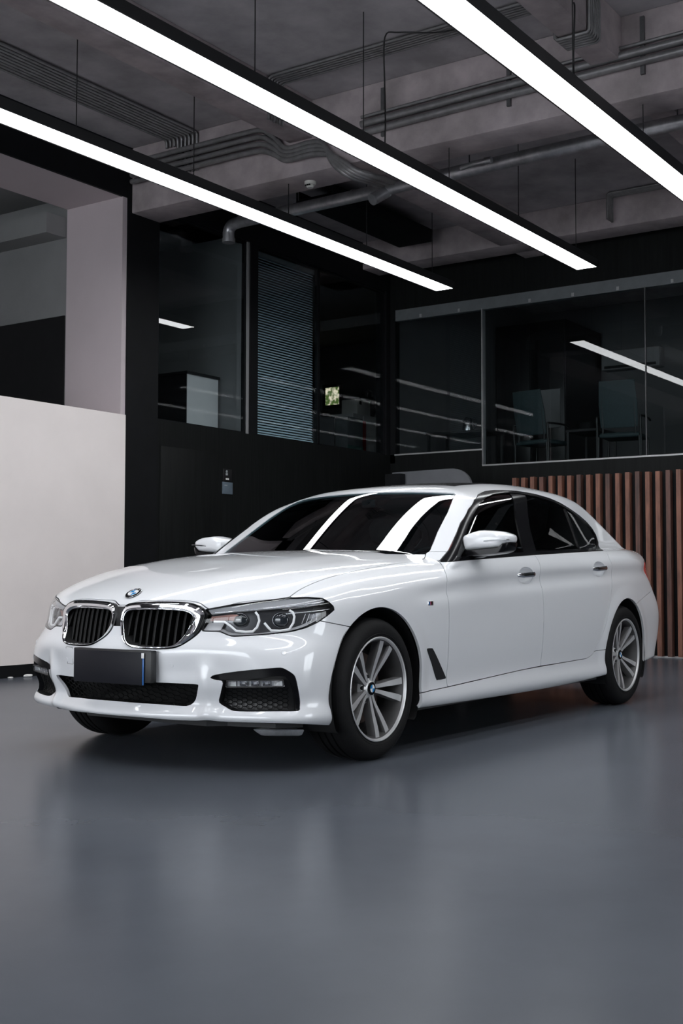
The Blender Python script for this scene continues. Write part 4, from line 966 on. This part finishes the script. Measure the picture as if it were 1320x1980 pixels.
def roundel(name,parent,c,n,u,r):
    """round black badge with blue and white quarters"""
    c=Vector(c); n=Vector(n).normalized(); u=(Vector(u)-n*Vector(u).dot(n)).normalized(); v=n.cross(u)
    q=lambda rr,a,h:c+u*rr*math.cos(a)+v*rr*math.sin(a)+n*h
    N=40; A=[2*math.pi*k/N for k in range(N)]
    b=MB().loft([[q(r,a,0) for a in A],[q(r,a,.0035) for a in A],[q(r*.93,a,.0055) for a in A],[q(r*.62,a,.0050) for a in A]],False,True).build(name,'gloss_black',parent,smooth=35)
    MB().tube([q(r*.985,a,.0035) for a in A],r*.022,6,closed=True).build('badge_rim','chrome',b,smooth=60) if parent is CAR else None
    if parent is CAR: MB().tube([q(r*.63,a,.0052) for a in A],r*.03,6,closed=True).build('badge_ring','chrome',b,smooth=60)
    for k in range(4):
        aa=[math.pi/2*k+math.pi/2*i/8 for i in range(9)]
        pts=[c+n*.0062]+[q(r*.60,a,.0058) for a in aa]
        if parent is CAR: mesh_obj('badge_quarter',pts,[(0,i,i+1) for i in range(1,9)],'emblem_blue' if k%2 else 'emblem_white',b)
    if parent is not CAR:
        for kk in (0,1):
            V=[];F=[]
            for k in (kk,kk+2):
                aa=[math.pi/2*k+math.pi/2*i/8 for i in range(9)]; b0=len(V); V+=[c+n*.0062]+[q(r*.60,a,.0058) for a in aa]; F+=[(b0,b0+i,b0+i+1) for i in range(1,9)]
    # wheel caps keep their quarters in the cap's own mesh
        me=b.data; bm=bmesh.new(); bm.from_mesh(me); me.materials.append(MATS['emblem_white']); me.materials.append(MATS['emblem_blue'])
        for k in range(4):
            aa=[math.pi/2*k+math.pi/2*i/8 for i in range(9)]; vs=[bm.verts.new(p) for p in [c+n*.0068]+[q(r*.60,a,.0064) for a in aa]]
            for i in range(1,9): f=bm.faces.new((vs[0],vs[i],vs[i+1])); f.material_index=1+k%2
        bm.to_mesh(me); bm.free()
    return b
wheel(0.,-1,-5,'front wheel nearest the viewer with ten bright spokes'); wheel(WB,-1,41,'rear wheel on the visible side')
wheel(0.,1,20); wheel(WB,1,50)
# wheel housings
for ax in (0.,WB):
    for s in (-1,1):
        n=40; rings=[]
        for r,y in ((AR+.004,.905),(AR+.010,.80),(AR+.010,.60),(.05,.60)):
            rings.append([(ax+r*math.cos(a),s*y,max(AZ+r*math.sin(a),.16)) for a in np.linspace(-.55,math.pi+.55,n)])
        V=[p for q in rings for p in q]; F=[(i*n+k,i*n+k+1,(i+1)*n+k+1,(i+1)*n+k) for i in range(3) for k in range(n-1)]
        mesh_obj('wheel_housing',V,F,'deep_black',CAR,smooth=50)
# ------------------------------------------------------------------ emblem, plate, sensors, badges
P,N=on_body([(-.705,.001,.782)],.001); em=roundel('bonnet_emblem',CAR,(P[0][0],0,P[0][2]),(N[0][0],0,N[0][2]),(0,1,0),.041)
en=Vector((N[0][0],0,N[0][2])).normalized(); eu=Vector((0,-1,0)); ev=en.cross(eu)
for ch,deg in (('B',40),('M',0),('W',-40)):
    t=math.radians(deg); rad=-eu*math.sin(t)+ev*math.cos(t); tan=eu*math.cos(t)+ev*math.sin(t); c0=Vector((P[0][0],0,P[0][2]))+rad*.0325+en*.0062
    glyph(ch,lambda a,b:c0+tan*a+rad*b,.0135,'badge_letter','emblem_white',em)
pl=MB().box((-.889,-.237,.380),(-.883,.198,.526)).build('number_plate','plate_dark',CAR,bevel=.004)
pl['label']='dark cover over the front number plate'
MB().box((-.893,-.246,.382),(-.889,-.2375,.522)).build('blue_edge','plate_blue',pl,bevel=.001)
MB().box((-.8935,-.2465,.500),(-.889,-.232,.5235)).build('corner_chip','emblem_white',pl,bevel=.001)
MB().box((-.884,-.280,.392),(-.845,.205,.534)).build('plate_carrier','satin_black',pl,bevel=.004)
def disc(name,c,r,m,parent,s,h=.0015):
    P,N=on_body([c],0.); P=P[0];N=N[0]; t=np.cross(N,[0,0,1]); t/=np.linalg.norm(t); b=np.cross(t,N)
    A=np.linspace(0,2*math.pi,24,endpoint=False)
    return MB().loft([mir([P+r*(t*math.cos(a)+b*math.sin(a)) for a in A],s),mir([P+N*h+r*.94*(t*math.cos(a)+b*math.sin(a)) for a in A],s)],False,True).build(name,m,parent,smooth=30)
for s in (-1,1):
    disc('parking_sensor',(-.587,.791,.530),.011,PW,bump_o,s); disc('parking_sensor',(-.80,.330,.470),.011,PW,bump_o,s)
# small square tow cover outline on the far side
tc=[(nx(y,z,-.0008),y,z) for y,z in ((.27,.53),(.33,.53),(.33,.45),(.27,.45))]
MB().tube(resample(np.array(tc),40).tolist(),.0009,4,closed=True).build('tow_cover','satin_black',bump_o)
for s in (-1,1):
    # side vent behind the front wheel
    vp=cr([(.424,.506),(.468,.506),(.486,.498),(.560,.430),(.642,.350),(.636,.338),(.566,.337),(.545,.345),(.48,.43),(.425,.492)],3)
    rg0=[];rg1=[]
    for x,z in vp:
        y=float(side_y(np.array(x),np.array(z))); rg0.append((x,s*(y-.002),z)); rg1.append((x*.96+.53*.04,s*(y+.003),z*.96+.42*.04))
    MB().loft([rg0,rg1],False,True).build('air_vent','satin_black',wings[s],smooth=30)
    y=float(side_y(np.array(.456),np.array(.729)))
    bd=MB().box((.432,s*(y-.001),.719),(.482,s*(y+.003),.741)).build('wing_badge','chrome',CAR,bevel=.002)
    for k,mm in enumerate(('m_dark','emblem_blue','m_red')): MB().box((.434+.008*k,s*(y+.003),.7215),(.4415+.008*k,s*(y+.0036),.7385)).build('badge_stripe',mm,bd)
    glyph('M',lambda a,b:(.4695+a*(1 if s<0 else -1),s*(y+.0038),.730+b),.021,'badge_letter','satin_black',bd)
    # door handles in round recesses
    for dr,(hx,hz,la) in ((fdoors[s],(1.579,.874,'front')),(rdoors[s],(2.650,.917,'rear'))):
        A=np.linspace(0,2*math.pi,36,endpoint=False); cup=[]
        for f_,d in ((1.01,.0002),(.96,.006),(.88,.014),(.74,.022),(.5,.027)):
            cup.append([(hx+.100*f_*math.cos(a),s*(float(side_y(np.array(hx+.100*math.cos(a)),np.array(hz-.002+.050*math.sin(a))))-d),hz-.002+.050*f_*math.sin(a)) for a in A])
        MB().loft(cup,False,True).build('handle_cup',PW,dr,smooth=60)
        rings=[]
        for t in np.linspace(0,1,13):
            x=hx-.108+.222*t; hh=.0135*min(1.,.55+3.2*t,.80+3*(1-t)); ou=.024*min(1.,.15+5*t,.3+5*(1-t))
            yy=float(side_y(np.array(x),np.array(hz)))+ou; zc=hz+.002+.010*(t-.5)
            rings.append([(x,s*(yy-.012),zc-hh),(x,s*(yy-.003),zc-hh),(x,s*(yy+.001),zc-hh*.55),(x,s*(yy+.002),zc+hh*.2),(x,s*(yy-.003),zc+hh),(x,s*(yy-.012),zc+hh)])
        MB().loft(rings).build('door_handle','chrome',dr,smooth=40)
    # mirror
    mo=-.012
    capP=[(.822,1.080),(.848,1.096),(.918,1.115),(.972,1.114),(1.037,1.108),(1.080,1.094),(1.096,1.084),(1.100,1.069),(1.097,1.053),(1.086,1.042),(1.069,1.026),(1.046,1.019),(.938,1.010),(.840,1.004),(.828,1.02),(.822,1.045)]
    capP=cr(capP,2); cc=np.array((.965,1.060))
    def lay(poly,x,f,dz=0): return [(x+.10*(p[0]-.82)*.5,s*(cc[0]+(p[0]-cc[0])*f+.004),cc[1]+(p[1]-cc[1])*f+dz) for p in poly]
    mr=MB().loft([lay(capP,1.075,.93),lay(capP,1.065,.985),lay(capP,1.03,1.0),lay(capP,.995,.985),lay(capP,.965,.93),lay(capP,.945,.82),lay(capP,.934,.62),lay(capP,.930,.35)],True,True).build('door_mirror',PW,CAR,smooth=50)
    lo=[(.80,1.012),(.84,1.008),(.94,1.013),(1.046,1.022),(1.069,1.030),(1.090,1.050),(1.094,1.040),(1.085,1.010),(1.06,.995),(1.02,.987),(.938,.978),(.86,.970),(.80,.966)]
    lo=cr(lo,2); c2=np.array((.95,1.0))
    lay2=lambda x,f:[(x+.05*(p[0]-.82),s*(c2[0]+(p[0]-c2[0])*f+.012),c2[1]+(p[1]-c2[1])*f) for p in lo]
    MB().loft([lay2(1.07,.96),lay2(1.04,1.0),lay2(.99,.99),lay2(.955,.93),lay2(.94,.80)],True,True).build('mirror_base','gloss_black',mr,smooth=50)
    MB().loft([[(1.00,s*.84,.952),(1.08,s*.845,.952),(1.08,s*.835,1.0),(1.00,s*.83,1.0)],[(.99,s*.93,.975),(1.07,s*.93,.975),(1.07,s*.93,1.008),(.99,s*.93,1.008)]]).build('mirror_arm','gloss_black',mr,bevel=.006)
    ind=[(.895,1.052),(.93,1.056),(1.03,1.062),(1.094,1.066),(1.098,1.060),(1.03,1.055),(.93,1.048)]
    MB().loft([[(.930+.05*(p[0]-.82)+.10*max(0,p[0]-1.02)+.010*max(0,(.96-p[0])/.07)*0,s*(p[0]+.006),p[1]) for p in ind],[(.99,s*(p[0]+.006),p[1]) for p in ind]]).build('turn_signal','lamp_dark',mr)
    MB().add([(1.083,s*.85,1.02),(1.083,s*1.07,1.03),(1.083,s*1.07,1.09),(1.083,s*.85,1.095)],[(0,1,2,3)]).build('mirror_glass','chrome',mr)
# door window corner triangle behind the mirror
# ------------------------------------------------------------------ underbody and cabin
def slab(poly,z0,z1): return MB().prism(poly,lambda p:(p[0],p[1],z0),lambda p:(p[0],p[1],z1))
und=[(-.62,-.38),(-.62,.38),(-.46,.56),(3.6,.58),(4.0,.55),(4.0,-.55),(3.6,-.58),(-.46,-.56)]
slab(und,.185,.215).build('underbody','underbody',CAR)
for s in (-1,1):
    slab([(.42,s*.55),(2.70,s*.55),(2.70,s*.87),(.42,s*.87)],.195,.22).build('floor_pan','underbody',CAR)
    slab([(-.58,s*.36),(-.40,s*.40),(-.40,s*.76),(-.50,s*.68)],.185,.205).build('front_tray','underbody',CAR)
MB().loft([[(-.53,-.62,.150),(-.50,-.68,.150),(-.42,-.77,.148),(-.40,-.64,.148)],[(-.55,-.58,.180),(-.52,-.70,.180),(-.42,-.79,.180),(-.38,-.60,.180)]]).build('undertray_shield','shield_silver',CAR,bevel=.008)
MB().box((-.50,-.60,.215),(.62,.60,.70)).build('engine_block','deep_black',CAR)
MB().box((.62,-.80,.22),(.66,.80,.92)).build('bulkhead','deep_black',CAR)
MB().loft([[(.70,-.70,.93),(.70,.70,.93),(.70,.70,.80),(.70,-.70,.80)],[(1.0,-.74,.985),(1.0,.74,.985),(1.05,.74,.75),(1.05,-.74,.75)],[(1.16,-.76,.95),(1.16,.76,.95),(1.16,.76,.72),(1.16,-.76,.72)]]).build('dashboard','leather',CAR,bevel=.02)
sw=MB().tube([Vector((1.33,-.37,.86))+Vector((.09*math.sin(a)*.9,.185*math.cos(a),.17*math.sin(a))) for a in np.linspace(0,2*math.pi,32,endpoint=False)],.015,8,closed=True)
sw.box((1.31,-.54,.85),(1.33,-.20,.875)); sw.build('steering_wheel','satin_black',CAR,smooth=50)
def seat(x,y):
    b=MB().loft([[(x,y-.24,.40),(x+.5,y-.24,.38),(x+.5,y+.24,.38),(x,y+.24,.40)],[(x-.02,y-.25,.52),(x+.5,y-.25,.48),(x+.5,y+.25,.48),(x-.02,y+.25,.52)],[(x+.02,y-.20,.56),(x+.46,y-.2,.52),(x+.46,y+.2,.52),(x+.02,y+.2,.56)]]).build('car_seat','leather',CAR,bevel=.03)
    MB().loft([[(x+.44,y-.24,.48),(x+.58,y-.24,.48),(x+.58,y+.24,.48),(x+.44,y+.24,.48)],[(x+.50,y-.25,.80),(x+.66,y-.25,.80),(x+.66,y+.25,.80),(x+.50,y+.25,.80)],[(x+.62,y-.20,1.08),(x+.72,y-.2,1.08),(x+.72,y+.2,1.08),(x+.62,y+.2,1.08)]]).build('backrest','leather',b,bevel=.03)
    MB().loft([[(x+.64,y-.12,1.10),(x+.72,y-.12,1.10),(x+.72,y+.12,1.10),(x+.64,y+.12,1.10)],[(x+.63,y-.14,1.20),(x+.74,y-.14,1.20),(x+.74,y+.14,1.20),(x+.63,y+.14,1.20)],[(x+.67,y-.11,1.26),(x+.74,y-.11,1.26),(x+.74,y+.11,1.26),(x+.67,y+.11,1.26)]]).build('headrest','leather',b,bevel=.02)
for x,y in ((1.45,-.38),(1.45,.38),(2.45,-.38),(2.45,.38)): seat(x,y)
MB().box((3.2,-.62,.9),(3.75,.62,.93)).build('parcel_shelf','leather',CAR)
MB().box((1.30,-.05,1.28),(1.33,.05,1.33)).build('rear_view_mirror','satin_black',CAR,bevel=.01)
